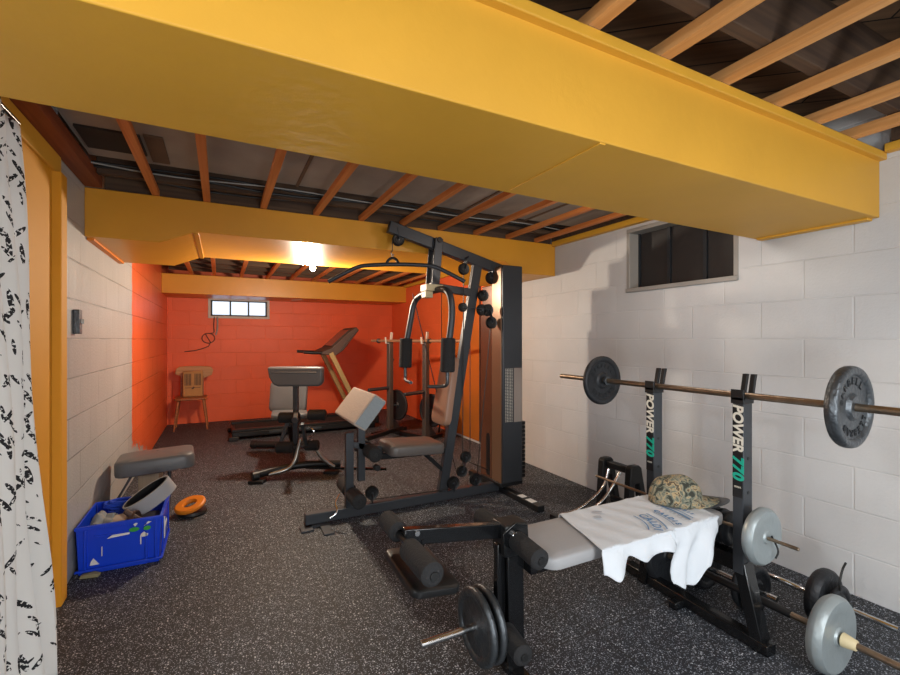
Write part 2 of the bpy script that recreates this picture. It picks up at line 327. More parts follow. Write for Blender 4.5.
        o = bpy.data.objects.new(name, me); COL.objects.link(o)
        if parent is None: o.location = org
        else: o.parent = parent
        if solid: k = o.modifiers.new('thickness', 'SOLIDIFY'); k.thickness = solid; k.offset = 0
        if subsurf: k = o.modifiers.new('smooth', 'SUBSURF'); k.levels = k.render_levels = subsurf
        if bevel: k = o.modifiers.new('bevel', 'BEVEL'); k.width = bevel; k.segments = 2; k.limit_method = 'ANGLE'; k.angle_limit = R(40)
        return o
def parent_m(o):
    m = Matrix.LocRotScale(o.location, o.rotation_euler, None)
    return parent_m(o.parent) @ m if o.parent else m
def tag(o, label=None, cat=None, group=None, kind=None):
    if label: o['label'] = label
    if cat: o['category'] = cat
    if group: o['group'] = group
    if kind: o['kind'] = kind
    return o
def thing(name, loc, label, cat, group=None, rz=0):
    o = bpy.data.objects.new(name, None); COL.objects.link(o); o.location = loc; o.rotation_euler = (0, 0, rz); o.empty_display_size = .1
    return tag(o, label, cat, group)
def struct(o): o['kind'] = 'structure'; return o
def text(name, body, size, m, parent, org, right, up, extrude=.0008, align='CENTER', spacing=1.0, shear=0, bold=.0):
    c = bpy.data.curves.new(name, 'FONT'); c.body = body; c.size = size; c.extrude = extrude; c.align_x = align; c.align_y = 'CENTER'; c.space_character = spacing; c.shear = shear; c.offset = bold
    t = bpy.data.objects.new(name, c); COL.objects.link(t); bpy.context.view_layer.update()
    me = bpy.data.meshes.new_from_object(t); bpy.data.objects.remove(t)
    right = V(right).normalized(); up = V(up).normalized(); n = right.cross(up); org = V(org)
    inv = parent_m(parent).inverted() if parent else Matrix()
    for v in me.vertices: v.co = inv @ (org+right*v.co.x+up*v.co.y+n*v.co.z)
    me.materials.clear(); me.materials.append(M[m])
    o = bpy.data.objects.new(name, me); COL.objects.link(o)
    if parent: o.parent = parent
    return o
def merge(objs, name):
    """join finished letter meshes into one mesh object"""
    import bmesh
    bm = bmesh.new(); o0 = objs[0]
    for o in objs: bm.from_mesh(o.data)
    me = bpy.data.meshes.new(name); bm.to_mesh(me); bm.free(); me.materials.append(o0.data.materials[0])
    r = bpy.data.objects.new(name, me); COL.objects.link(r); r.parent = o0.parent
    for o in objs: bpy.data.objects.remove(o)
    return r

# ================================================================== STRUCTURE
XL, XR, YB = -.70, 2.757, 7.71
struct(MB().box(-3.4, 3.0, -2.9, 7.95, -.1, 0).build('floor', 'floor', smooth=False))
# left wall: concrete block beyond the yellow jamb, plain stub nearer than it
struct(MB().box(-.90, XL, 2.78, YB, 0, 2.42).build('wall_left', 'wall_l', smooth=False))
wb = MB()
wx0, wx1, wz0, wz1 = -.175, .692, 1.575, 1.885
wb.box(-.9, wx0, YB, YB+.2, 0, 2.42).box(wx1, XR, YB, YB+.2, 0, 2.42).box(wx0, wx1, YB, YB+.2, 0, wz0).box(wx0, wx1, YB, YB+.2, wz1, 2.42)
struct(wb.build('wall_back', 'wall_b', smooth=False))
wr = MB(); vy0, vy1, vz0, vz1 = 1.60, 2.43, 1.605, 2.085
wr.box(XR, XR+.2, -2.7, vy0, 0, 2.42).box(XR, XR+.2, vy1, YB+.2, 0, 2.42).box(XR, XR+.2, vy0, vy1, 0, vz0).box(XR, XR+.2, vy0, vy1, vz1, 2.42)
struct(wr.build('wall_right', 'wall_r', smooth=False))
struct(MB().box(-3.2, XR+.2, -2.9, -2.7, 0, 2.42).build('wall_rear', 'wall_n', smooth=False))
struct(MB().box(-3.4, -3.2, -2.9, 1.3, 0, 2.42).build('wall_side', 'wall_l', smooth=False))
struct(MB().box(-3.2, -.9, 1.15, 1.3, 0, 2.42).build('wall_entry', 'wall_n', smooth=False))
struct(MB().box(-.90, -.72, 1.15, 1.60, 0, 2.42).build('wall_stub', 'amber', smooth=False))
struct(MB().box(-3.4, 3.0, -2.9, 7.95, 2.42, 2.5).build('ceiling', 'planks', smooth=False))
# yellow painted door leaf, jamb and header on the left
d = struct(MB().box(-.78, -.697, 1.60, 2.688, .0, 2.035).build('door_1', 'amber', bevel=.003))
struct(MB().box(-.90, -.664, 2.69, 2.78, 0, 2.035).build('trim_1', 'amber', bevel=.004))
struct(MB().box(-.90, -.686, 1.15, 2.78, 2.036, 2.128).build('trim_2', 'yellow_trim', bevel=.004))
# near boxed beam: rear edge runs a little out of square
nb = MB()
nb.prism([(-3.2, .955, 1.822), (XR-.002, .955, 1.822), (XR-.002, 1.485, 1.822), (-.66, 1.42, 1.822), (-.66, 1.14, 1.822), (-3.2, 1.14, 1.822)], (0, 0, .29))
struct(nb.build('trim_4', 'yellow', bevel=.004))
struct(MB().box(-3.2, XR-.002, .928, .97, 2.085, 2.12).build('trim_5', 'yellow_trim', bevel=.004))
struct(MB().box(.98, 1.002, .96, 1.42, 1.818, 1.823).build('trim_6', 'yellow', bevel=.001))
struct(MB().box(2.70, 2.752, .98, 1.47, 1.812, 1.823).build('trim_7', 'yellow_trim', bevel=.002))
# second boxed beam with its low ends
z0, z1, zt = 1.845, 1.93, 2.128
prof = [(XL, z0), (-.335, z0), (-.14, z1), (2.20, z1), (2.33, z0-.008), (XR-.002, z0-.008), (XR-.002, zt), (XL, zt)]
struct(MB().prism([(x, 3.25, z) for x, z in prof], (0, .98, 0)).build('trim_8', 'dim_lit_yellow', bevel=.004))  # dim, warm light is put into this darker yellow
struct(MB().box(-.155, -.125, 3.26, 4.22, 1.918, 1.934).build('trim_9', 'dim_lit_yellow', bevel=.002))
struct(MB().box(XL, XR-.002, 7.0, YB, 1.868, 2.13).build('trim_10', 'dim_lit_yellow', bevel=.004))
struct(MB().box(XL, -.665, 3.3, 4.22, 1.832, 1.846).build('trim_11', 'orange', bevel=.002))
struct(MB().box(XR-.045, XR-.002, 1.48, 3.25, 2.105, 2.15).build('trim_12', 'yellow_trim', bevel=.003))
struct(MB().box(XR-.045, XR-.002, -2.7, .925, 2.112, 2.15).build('trim_13', 'yellow_trim', bevel=.003))
struct(MB().box(XR-.045, XR-.002, 4.23, 7.0, 2.105, 2.15).build('trim_14', 'yellow_trim', bevel=.003))

struct(MB().box(XR-.045, XR-.002, -2.7, .90, 2.152, 2.418).build('trim_15', 'joist'))
struct(MB().box(XR-.045, XR-.002, 1.49, 3.25, 2.152, 2.418).build('trim_16', 'joist'))
# window in the orange wall
wn = thing('window_1', ((wx0+wx1)/2, YB+.03, wz0), None, None); struct(wn)
f = MB(); fr = .035
f.box(wx0, wx1, YB-.012, YB+.10, wz0, wz0+fr).box(wx0, wx1, YB-.012, YB+.10, wz1-fr, wz1).box(wx0, wx0+fr, YB-.012, YB+.1, wz0+fr, wz1-fr).box(wx1-fr, wx1, YB-.012, YB+.1, wz0+fr, wz1-fr)
f.build('window_frame', 'frame_white', wn, bevel=.003)
s_ = MB(); a0, a1 = wx0+fr, wx1-fr; b0, b1 = wz0+fr, wz1-fr
for k in range(4):
    x = a0+.012+(a1-a0-.024)*k/3; s_.box(x-.012, x+.012, YB+.03, YB+.06, b0, b1)
s_.box(a0, a1, YB+.03, YB+.06, b0, b0+.022).box(a0, a1, YB+.03, YB+.06, b1-.014, b1)
s_.build('window_sash', 'frame_dark', wn)
for k in range(3):
    x = a0+.012+(a1-a0-.024)*k/3; MB().box(x+.013, x+(a1-a0-.024)/3-.013, YB+.042, YB+.048, b0+.022, b1-.014).build('pane', 'glass', wn, smooth=False)
# dark window high in the right wall
wn = thing('window_2', (XR+.05, 2.0, vz0), None, None); struct(wn)
f = MB(); t = .03
f.box(XR-.015, XR+.17, vy0, vy1, vz0, vz0+t).box(XR-.004, XR+.17, vy0, vy1, vz1-t, vz1).box(XR-.004, XR+.17, vy0, vy0+t, vz0+t, vz1-t).box(XR-.004, XR+.17, vy1-t, vy1, vz0+t, vz1-t)
f.build('window_frame', 'reveal', wn, bevel=.004)
ys = [vy0+t, 1.87, 2.14, vy1-t]
for k in range(3):
    MB().box(XR+.105, XR+.13, ys[k]+.012, ys[k+1]-.012, vz0+t, vz1-t).build('pane', 'pane_dark', wn, bevel=.003)
f = MB()
for y in (ys[1], ys[2]): f.box(XR+.09, XR+.13, y-.012, y+.012, vz0+t, vz1-t)
f.box(XR+.09, XR+.13, ys[0], ys[0]+.012, vz0+t, vz1-t).box(XR+.09, XR+.13, ys[3]-.012, ys[3], vz0+t, vz1-t)
f.build('window_bar', 'frame_dark', wn)
MB().box(XR+.14, XR+.17, vy0+t, vy1-t, vz0+t, vz1-t).build('window_back_board', 'pane_dark', wn)

# dark floor joists overhead, running across the room
jl = {.42: 'dark old ceiling joist at the top right corner, second from the near yellow beam',
      .10: 'dark old ceiling joist overhead, third from the near yellow beam on the camera side',
      .80: 'dark old ceiling joist just in front of the near yellow beam, over the pale strips',
      3.29: 'added dark board standing on top of the middle yellow beam, blocking light from behind',  # added to stop the rear bulb spilling over the beam
      3.10: 'dark ceiling joist along the top of the middle yellow beam, next to black cables'}
for k, y in enumerate((4.55, 4.95, 5.35, 5.75, 6.15, 6.55, 6.9)):
    jl[y] = '%s dark ceiling joist beyond the middle yellow beam, counted from that beam' % ['first', 'second', 'third', 'fourth', 'fifth', 'sixth', 'seventh'][k]
for y, lb in jl.items():
    o = MB().box(-3.19 if y < 1.1 else XL+.09, XR-.047, y-.022, y+.022, 2.131 if y == 3.29 else 2.168, 2.418).build('ceiling_joist', 'joist', bevel=.003)
    tag(o, lb, 'joist', 'dark ceiling joists')
o = MB().bar((1.75, .27, 2.21), (2.70, .36, 2.21), .045, .08).build('ceiling_brace', 'blocking', bevel=.003); tag(o, 'pale diagonal wooden brace overhead at the top right corner of the photo', 'brace')

# pale wooden strips under the joists, running away from the camera
ordn = ['first', 'second', 'third', 'fourth', 'fifth', 'sixth', 'seventh', 'eighth', 'ninth', 'tenth', 'eleventh']
near_x = [-1.5, -1.2, -.9, -.6, -.3, 0, .30, .62, .93, 1.225, 1.53, 1.85, 2.146, 2.443]
vis = [x for x in near_x if x > .9]
for i, x in enumerate(near_x):
    o = MB().box(x-.022, x+.022, -2.6, .99, 2.122, 2.164).build('ceiling_strip', 'strip', bevel=.002)
    if x in vis: tag(o, 'pale wooden ceiling strip in front of the near yellow beam, %s from the left in view' % ordn[vis.index(x)], 'ceiling strip', 'ceiling strips on the camera side')
    else: tag(o, 'pale wooden ceiling strip on the camera side, left of those in view', 'ceiling strip', 'ceiling strips left of the view')
    if x in vis:
        k = MB().box(x-.024, x+.024, .93, .972, 2.1195, 2.1225).build('nail_plate', 'chrome', o)
        k.parent = o; tag(k, 'small bright metal plate at the end of the strip')
mid_x = [-.355, -.08, .255, .60, .925, 1.245, 1.575, 1.905, 2.23, 2.54]
for i, x in enumerate(mid_x):
    o = MB().box(x-.020, x+.020, 1.49, 3.264, 2.130, 2.164).build('ceiling_strip', 'lit_strip', bevel=.002)  # same wood as the near strips, orange light painted in
    tag(o, 'orange-lit wooden ceiling strip between the two yellow beams, %s from the left of ten' % ordn[i], 'ceiling strip', 'ceiling strips between the yellow beams')
    o = MB().box(x-.022, x+.022, 4.1, 7.05, 2.131, 2.164).build('ceiling_strip', 'lit_strip', bevel=.002)
    tag(o, 'wooden ceiling strip over the orange end of the room, %s from the left of ten' % ordn[i], 'ceiling strip', 'ceiling strips over the orange end')
o = MB().box(XL+.002, XL+.085, 1.2, 3.245, 2.131, 2.20).build('wall_plate', 'redstrip', bevel=.003); tag(o, 'red-brown wooden plate along the top of the left wall, above the yellow header', 'wooden plate')

# grey sheet panels between near beam and middle beam
t_ = thing('ceiling_duct', (1.0, 2.25, 2.215), 'long flat grey-brown panelled duct across the ceiling between the two yellow beams', 'duct')
MB().box(XL+.08, XR-.05, 1.35, 2.97, 2.225, 2.26).build('duct_panel', 'duct', t_, bevel=.003)
MB().box(-.595, -.345, 2.57, 2.83, 2.214, 2.226).build('vent_grille', 'hatch', t_, bevel=.002)
MB().box(-.33, -.25, 2.55, 2.91, 2.216, 2.226).build('patch_board', 'board', t_, bevel=.002)
s_ = MB()
for x in (.42, .98, 1.62, 2.2): s_.box(x, x+.018, 1.4, 2.97, 2.218, 2.227)
s_.build('panel_seam', 'board', t_)
for k, (y, z, r, m) in enumerate(((3.0, 2.20, .007, 'cable'), (3.03, 2.185, .008, 'cable'), (3.16, 2.18, .006, 'cable'), (2.99, 2.19, .004, 'cable_pale'))):
    P = [(XL+.08+i*.22, y+.018*math.sin(i*1.3+k*2), z+.010*math.sin(i*.9+k)) for i in range(16)]
    o = MB().tube(P, r, 8, 1).build('ceiling_cable', m)
    tag(o, ['thick black cable nearest the grey ceiling panel above the middle yellow beam', 'black cable running just below the others beside the grey ceiling panel', 'black cable over the edge of the middle yellow beam, under the joist', 'thin pale cable wandering beside black cables over the middle yellow beam'][k], 'cable')

# ================================================================== LEFT SIDE
# curtain
def curtain():
    nu, nv = 90, 50; vs = []; fs = []; uvs = []
    for j in range(nv+1):
        t = j/nv; z0 = 1.962-1.942*t
        for i in range(nu+1):
            s = i/nu; y = 1.35+s*(.68+.15*t**1.3)
            ph = s*2*math.pi*8.0
            z = z0+.014*math.cos(ph)*(1-t)**8
            x = -.615+(.030+.012*math.sin(3*t+s*5))*math.sin(ph+.5*math.sin(t*3+s*4))+.045*t*s+.01*math.sin(9*t+s*14)
            vs.append((x, y, z)); uvs.append((s*1.35, z))
    for j in range(nv):
        for i in range(nu): fs.append((j*(nu+1)+i, j*(nu+1)+i+1, (j+1)*(nu+1)+i+1, (j+1)*(nu+1)+i))
    th = thing('curtain', (-.60, 1.7, 0), 'white curtain printed with small black twig marks, hanging in folds at the left edge', 'curtain')
    o = MB().add(vs, fs).build('curtain_cloth', 'curtain', th, solid=.004)
    uv = o.data.uv_layers.new(name='UVMap')
    for p in o.data.polygons:
        for li in p.loop_indices: uv.data[li].uv = uvs[o.data.loops[li].vertex_index]
curtain()
o = MB().cyl((-.615, 1.16, 1.985), (-.615, 2.02, 1.985), .009, 12).build('curtain_rod', 'black')
tag(o, 'thin black rod carrying the printed curtain under the yellow header', 'curtain rod')

# switch on the left wall
t_ = thing('light_switch', (XL, 3.067, 1.28), 'small metal light switch box on the grey block wall near the yellow jamb', 'switch')
MB().box(XL, XL+.03, 3.02, 3.075, 1.28, 1.41).build('switch_box', 'iron', t_, bevel=.004)
MB().box(XL+.03, XL+.045, 3.042, 3.055, 1.335, 1.36).build('switch_toggle', 'frame_white', t_, bevel=.002)

# blue crate with its printed marks
def crate():
    t_ = thing('plastic_crate', (-.49, 3.19, 0), 'open blue plastic crate with scratched white stickers standing against the left wall', 'crate')
    x0, x1, y0, y1, h = -.68, -.30, 2.985, 3.40, .262; f = MB(); w_ = .008
    o2 = .012
    def q(x, y, z): return (x, y, z)
    def wall(a, b, ztop):   # slightly flared sides
        pass
    bx = [(x0+.01, y0+.012), (x1-.012, y0+.012), (x1-.012, y1), (x0+.01, y1)]; tx = [(x0, y0), (x1, y0), (x1, y1), (x0, y1)]
    ib = [(x+(w_ if k in (0, 3) else -w_), y+(w_ if k < 2 else -w_)) for k, (x, y) in enumerate(bx)]; it = [(x+(w_ if k in (0, 3) else -w_), y+(w_ if k < 2 else -w_)) for k, (x, y) in enumerate(tx)]
    vs = [(x, y, .0) for x, y in bx]+[(x, y, h) for x, y in tx]+[(x, y, .012) for x, y in ib]+[(x, y, h) for x, y in it]
    fs = [(3, 2, 1, 0), (8, 9, 10, 11)]
    for k in range(4):
        n = (k+1) % 4; fs += [(k, n, 4+n, 4+k), (8+n, 8+k, 12+k, 12+n), (4+k, 4+n, 12+n, 12+k)]
    f.add(vs, fs).build('crate_body', 'blue', t_, bevel=.003)
    r = MB()
    for (a, b) in ((h-.02, h-.001), (.02, .032)):
        r.box(x0-.004, x1+.004, y0-.008, y0+.004, a, b).box(x1-.006, x1+.008, y0, y1, a, b)
    for x in (x0+.035, x1-.075, x1-.03): r.box(x, x+.01, y0-.006, y0+.012, .03, h-.02)
    r.box(x0+.08, x1-.11, y0-.004, y0+.012, .195, .205).box(x1-.002, x1+.006, y0+.05, y0+.06, .03, h-.02).box(x1-.002, x1+.006, y1-.06, y1-.05, .03, h-.02)
    r.build('crate_rib', 'blue', t_, bevel=.002)
    y = y0-.006
    def st(pts, yy=0): MB().prism([(x, y+yy, z) for x, z in pts], (0, .004, 0)).build('white_sticker', 'white', t_, smooth=False)
    st([(x0+.135, .180), (x0+.235, .186), (x0+.235, .196), (x0+.16, .196)]); st([(x0+.285, .175), (x0+.29, .16), (x0+.315, .16), (x0+.32, .172), (x0+.30, .186)])
    st([(x0+.06, .05), (x0+.10, .05), (x0+.09, .065), (x0+.075, .085), (x0+.065, .07)], .005); st([(x0+.26, .222), (x0+.272, .238), (x0+.262, .242), (x0+.252, .235)]); st([(x0+.30, .218), (x0+.335, .237), (x0+.32, .241)])
    st([(x0+.283, .12), (x0+.288, .12), (x0+.288, .17), (x0+.283, .17)]); st([(x0+.11, .09), (x0+.114, .09), (x0+.114, .14), (x0+.11, .14)], .004)
    MB().prism([(x1+.006, y0+.08, .10), (x1+.006, y0+.10, .10), (x1+.006, y0+.11, .15), (x1+.006, y0+.20, .16), (x1+.006, y0+.20, .175), (x1+.006, y0+.10, .17), (x1+.006, y0+.10, .22), (x1+.006, y0+.08, .22)], (.004, 0, 0)).build('white_sticker', 'white', t_, smooth=False)
    s = MB()
    for cx, cz, rx, rz in ((x0+.255, .207, .024, .012), (x0+.315, .205, .018, .012)):
        MB().prism([(cx+rx*math.cos(a*.524), y-.001, cz+rz*math.sin(a*.524)) for a in range(12)], (0, .003, 0)).build('green_sticker', 'green', t_, smooth=False)
crate()
# crate contents, each on its own
def strap_loop(name, c, e1, ax, rx, rz, width, m, label, cat, th=.006, lining=None):
    t_ = thing(name, c, label, cat); n = 40; o = V(c); e1 = V(e1).normalized(); ax = V(ax); ax = (ax-e1*ax.dot(e1)).normalized(); e2 = ax.cross(e1)
    for part, mm, k0, k1 in ((('belt_strap', m, 0, th), ('belt_lining', lining, -.007, -.0005)) if lining else (('strap', m, 0, th),)):
        vs = []; fs = []
        for i in range(n):
            a = 2*math.pi*i/n; u = (e1*math.cos(a)/rx+e2*math.sin(a)/rz).normalized()
            for k, yy in ((k0, -width/2), (k1, -width/2), (k1, width/2), (k0, width/2)): vs.append(o+e1*rx*math.cos(a)+e2*rz*math.sin(a)+u*k+ax*yy)
        for i in range(n):
            j = (i+1) % n
            for q in range(4): fs.append((i*4+q, i*4+(q+1) % 4, j*4+(q+1) % 4, j*4+q))
        MB().add(vs, fs).build(part, mm, t_)
    return t_
strap_loop('lifting_belt', (-.375, 3.19, .315), (.80, .20, .52), (-.50, -.25, .80), .125, .060, .085, 'belt', 'wide grey woven lifting belt with black lining, curled up out of the blue crate', 'belt', .008, 'plastic')
strap_loop('wrist_strap', (-.43, 3.04, .245), (0, .4, .9), (1, -.4, .1), .040, .036, .028, 'leather', 'small brown leather strap loop lying in the front of the blue crate', 'strap', .004)
o = MB().tube([(-.475, 3.03, .30), (-.44, 3.03, .268), (-.40, 3.03, .235)], .014, 12, 1).build('hand_grip', 'leather'); tag(o, 'dark brown hand grip sticking up at the front of the blue crate', 'grip')
P = []
for i in range(70):
    a = i*.75; P.append((-.53+.075*math.cos(a)+.02*math.sin(i*.31), 3.31+.04*math.sin(a), .25+.03*math.sin(i*.23)))
o = MB().tube(P, .007, 8, 1).build('coiled_rope', 'bluerope'); tag(o, 'tangled blue strap piled at the back of the blue crate', 'strap')
o = MB().pad((-.52, 3.09, .235), .09, .09, .03, (R(8), R(-4), .1), dome=.1).build('foam_block', 'grey_cloth', bevel=.002); tag(o, 'pale grey folded pad lying in the left of the blue crate', 'pad')
def blanket():
    vs = []; fs = []; nu, nv = 20, 14
    for j in range(nv+1):
        for i in range(nu+1):
            s, t = i/nu, j/nv
            vs.append((-.655+.12*t, 3.02+.30*s*.6, .15+.10*math.sin(min(1, t*1.6)*math.pi*.72)+.03*math.sin(s*3.1)+.008*math.sin(s*14+t*6)))
    for j in range(nv):
        for i in range(nu): fs.append((j*(nu+1)+i, j*(nu+1)+i+1, (j+1)*(nu+1)+i+1, (j+1)*(nu+1)+i))
    return MB().add(vs, fs).build('folded_towel', 'blue_grey', solid=.008)
tag(blanket(), 'grey folded cloth slumped along the wall side of the blue crate', 'cloth')
o = MB().pad((-.44, 3.20, .10), .22, .30, .16, dome=.1).build('black_bag', 'plastic'); tag(o, 'black padded bag filling the bottom of the blue crate', 'bag')
# khaki wedge under the crate corner
o = MB().prism([(-.66, 2.955, 0), (-.575, 2.94, 0), (-.572, 2.94, .012), (-.60, 2.945, .022), (-.655, 2.955, .015)], (.005, .03, 0)).build('rubber_scrap', 'khaki', bevel=.003); tag(o, 'small khaki scrap on the floor at the front left corner of the blue crate', 'scrap')
# padded seat section behind the crate
t_ = thing('padded_stool', (-.42, 3.78, 0), 'grey tufted vinyl cushion on curved supports, behind the blue crate by the left wall', 'stool')
pc = (-.405, 3.78, .392)
MB().pad(pc, .46, .44, .10, (R(-3), R(-2), R(4)), r=.07, dome=.18).build('seat_cushion', 'vinyl', t_, bevel=.002)
MB().sphere((-.40, 3.78, .457), (.012, .012, .006), 12, 6).build('tuft_button', 'vinyl', t_)
s_ = MB()
for a in range(4):
    an = R(45+90*a); s_.tube([(-.40+.02*math.cos(an), 3.78+.02*math.sin(an), .455), (-.40+.10*math.cos(an), 3.78+.10*math.sin(an), .449)], .0035, 6)
s_.build('tuft_crease', 'dark_vinyl', t_)
vs = []; fs = []
for j in range(13):
    t = j/12; a = R(10+80*t)
    for y in (3.62, 3.95): vs += [(-.68+.0+.14*math.sin(a)*t, y, .33*t)]
for j in range(12): fs.append((2*j, 2*j+1, 2*j+3, 2*j+2))
MB().add(vs, fs).build('curved_side_panel', 'vinyl', t_, solid=.012)
MB().box(-.50, -.38, 3.66, 3.90, 0, .34).build('wooden_block', 'palewood', t_, bevel=.004)
MB().tube([(-.34, 3.66, .0), (-.32, 3.70, .15), (-.33, 3.78, .34)], .013, 10, 2).build('bent_leg', 'iron', t_)
# orange weight ring
o = MB().lathe((-.195, 3.70, .062), (-.22, -.22, .95), [(.042, 0), (.048, -.010), (.090, -.010), (.100, 0), (.100, .014), (.090, .022), (.048, .022), (.042, .014), (.042, 0)], 40).build('weight_ring', 'orange')
tag(o, 'orange round weight ring leaning behind the right side of the blue crate', 'weight ring')
o = MB().lathe((-.185, 3.71, .010), (0, 0, 1), [(.03, -.010), (.09, -.010), (.098, 0), (.09, .018), (.03, .018), (.03, -.010)], 36).build('weight_plate', 'plastic'); tag(o, 'black round plate on the floor underneath the orange weight ring', 'weight plate')

# chair in the far left corner
t_ = thing('wooden_chair', (-.37, 7.28, 0), 'small wooden chair with tapered legs in the orange corner under the window', 'chair')
MB().pad((-.37, 7.27, .428), .40, .38, .028, r=.06, dome=.05).build('seat', 'chairwood', t_, bevel=.002)
for sx, sy in ((-1, -1), (1, -1), (-1, 1), (1, 1)):
    MB().cyl((-.37+.20*sx, 7.27+.18*sy, 0), (-.37+.15*sx, 7.27+.14*sy, .418), .010, 12, .016).build('leg', 'chairwood', t_)
pts = []
for k in range(25):
    a = R(-35+250*k/24) if 0 else 0
yy = 7.46
rail = [(-.57, .83), (-.53, .86), (-.45, .865), (-.29, .865), (-.21, .86), (-.13, .85), (-.10, .80), (-.12, .73), (-.19, .70), (-.25, .68), (-.47, .68), (-.53, .73), (-.585, .76)]
MB().prism([(x, yy, z) for x, z in rail], (0, .02, 0)).build('backrest', 'chairback', t_, bevel=.005)
for x in (-.50, -.24): MB().bar((x, 7.44, .43), (x, yy+.005, .72), .03, .016, (0, 1, 0)).build('back_post', 'chairwood', t_, bevel=.002)
t_ = thing('heater_box', (-.36, 7.32, .445), 'tan slatted box standing on the seat of the small wooden chair', 'box')
MB().box(-.475, -.235, 7.30, 7.40, .445, .80).build('box_body', 'cardboard', t_, bevel=.006)
s_ = MB()
for k in range(12):
    if k not in (5, 6): s_.box(-.455+k*.0175, -.446+k*.0175, 7.296, 7.301, .60, .765)
s_.build('vent_slot', 'leather', t_)
MB().box(-.45, -.26, 7.296, 7.301, .565, .571).prism([(-.375, 7.295, .55), (-.35, 7.295, .548), (-.33, 7.295, .575), (-.35, 7.295, .583)], (0, .006, 0)).build('box_marking', 'leather', t_)
# wire loop below the window
P = [(-.09, YB-.012, 1.60), (-.10, YB-.014, 1.45), (-.09, YB-.014, 1.35)]
for k in range(26): a = R(80+k*16); P.append((-.17+.085*math.cos(a), YB-.012-.004*(k % 2), 1.27+.075*math.sin(a)))
P += [(-.12, YB-.012, 1.17), (-.30, YB-.01, 1.09), (-.48, YB-.01, 1.07)]
o = MB().tube(P, .006, 8, 1).build('wire_loop', 'leather'); tag(o, 'thin dark wire looped and hanging on the orange wall below the small window', 'wire')
k = MB().tube([(-.05, YB-.014, 1.60), (-.045, YB-.014, 1.42), (-.07, YB-.016, 1.32)], .011, 8, 1).build('wire_plug', 'cable_pale', o)
o = MB().bar((.98, 7.35, 1.862), (1.10, 7.15, 1.862), .015, .008).build('wood_sliver', 'frame_white'); tag(o, 'short white sliver of wood fixed under the far yellow beam, right of the window', 'wood sliver')

# ceiling bulb in the rear bay
t_ = thing('ceiling_bulb', (.757, 4.30, 1.83), 'bare glowing light bulb at the rear edge of the middle yellow beam', 'light bulb')
MB().cyl((.757, 4.275, 1.94), (.757, 4.275, 2.0), .04, 20).build('lamp_holder', 'ceramic', t_)
b_ = MB().sphere((.757, 4.275, 1.912), (.026, .026, .030), 16, 10).build('bulb', 'bulb', t_)

# ================================================================== plates
def plate(name, o, d, r, th, m, label, group=None, hub=.03, bolt=.014, letters=None, rim=.027, bore=.015, style='iron', parent=None):
    """o = centre, d = axis. profile with raised rim, dished web and hub, both faces"""
    h = th/2
    if style == 'iron':
        half = [(r, 0), (r-.001, h*.5), (r-.005, h*.85), (r-.011, h), (r-rim+.005, h), (r-rim, h*.88), (r-rim-.006, h*.45), (hub+.018, h*.38), (hub+.008, h*.95), (bore+.004, h), (bore, h*.9)]
    else:
        half = [(r, 0), (r-.002, h*.5), (r-.012, h*.95), (r-.025, h), (r*.62, h*.9), (r*.5, h*.78), (hub+.006, h*.8), (hub, h*1.05), (bore+.003, h*1.05), (bore, h)]
    prof = [(a, b) for a, b in half]+[(a, -b) for a, b in reversed(half[1:])]
    prof = prof[:len(half)]+[(a, -b) for a, b in reversed(half)][:-1]+[(r, 0)]
    t_ = MB().lathe(o, d, prof, 56).build(name, m, parent)
    tag(t_, label, None if parent else 'weight plate', group)
    if letters:
        x, y, z = frame_of(d); rr = r-rim-.026
        for face, (words, zz) in enumerate(letters):
            fx = x*(1 if zz > 0 else -1); base = V(o)+z*zz*(h*.45+.0005); nrm = z*zz
            right0 = V((0, 0, 1)).cross(nrm).normalized(); up0 = nrm.cross(right0)
            for word, a0, da in words:
                objs = []
                for k, c in enumerate(word):
                    if c == ' ': continue
                    a = R(a0+(k-(len(word)-1)/2)*da); rad = right0*math.sin(a)+up0*math.cos(a); rt = right0*math.cos(a)-up0*math.sin(a)
                    objs.append(text('l', c, r*.24, 'letter_iron', t_, base+rad*rr, rt, rad, .0018, bold=.0006))
                g = merge(objs, 'plate_lettering')
    return t_

# ================================================================== FRONT BENCH
BX, BZ = 1.93, 1.018            # uprights and bar height
uy = (1.105, 1.53)
t_ = thing('weight_bench', (1.45, 1.32, 0), 'black steel weight bench with light grey pad and lettered uprights, nearest the camera', 'weight bench')
MB().pad((1.165, 1.345, .474), .34, .285, .045, (0, 0, 0), r=.05, dome=.10).build('seat_pad', 'seat_vinyl', t_)
MB().pad((1.66, 1.325, .474), .60, .285, .045, (0, 0, 0), r=.05, dome=.10).build('back_pad', 'seat_vinyl', t_)
MB().bar((1.0, 1.335, .42), (1.93, 1.32, .42), .05, .05).build('main_rail', 'black', t_, bevel=.004)
MB().bar((1.96, 1.32, .44), (1.96, 1.32, .30), .05, .045).build('rear_strut', 'black', t_, bevel=.004)
s_ = MB().bar((BX+.045, uy[0]-.0, .30), (BX+.045, uy[1]+.0, .30), .06, .07); s_.build('cross_beam', 'black', t_, bevel=.004)
MB().bar((1.925, .99, .028), (1.965, 1.72, .028), .055, .045).build('rear_foot', 'black', t_, bevel=.004)
MB().box(1.86, 1.93, 1.36, 1.40, 0, .035).build('floor_lug', 'black', t_, bevel=.004)
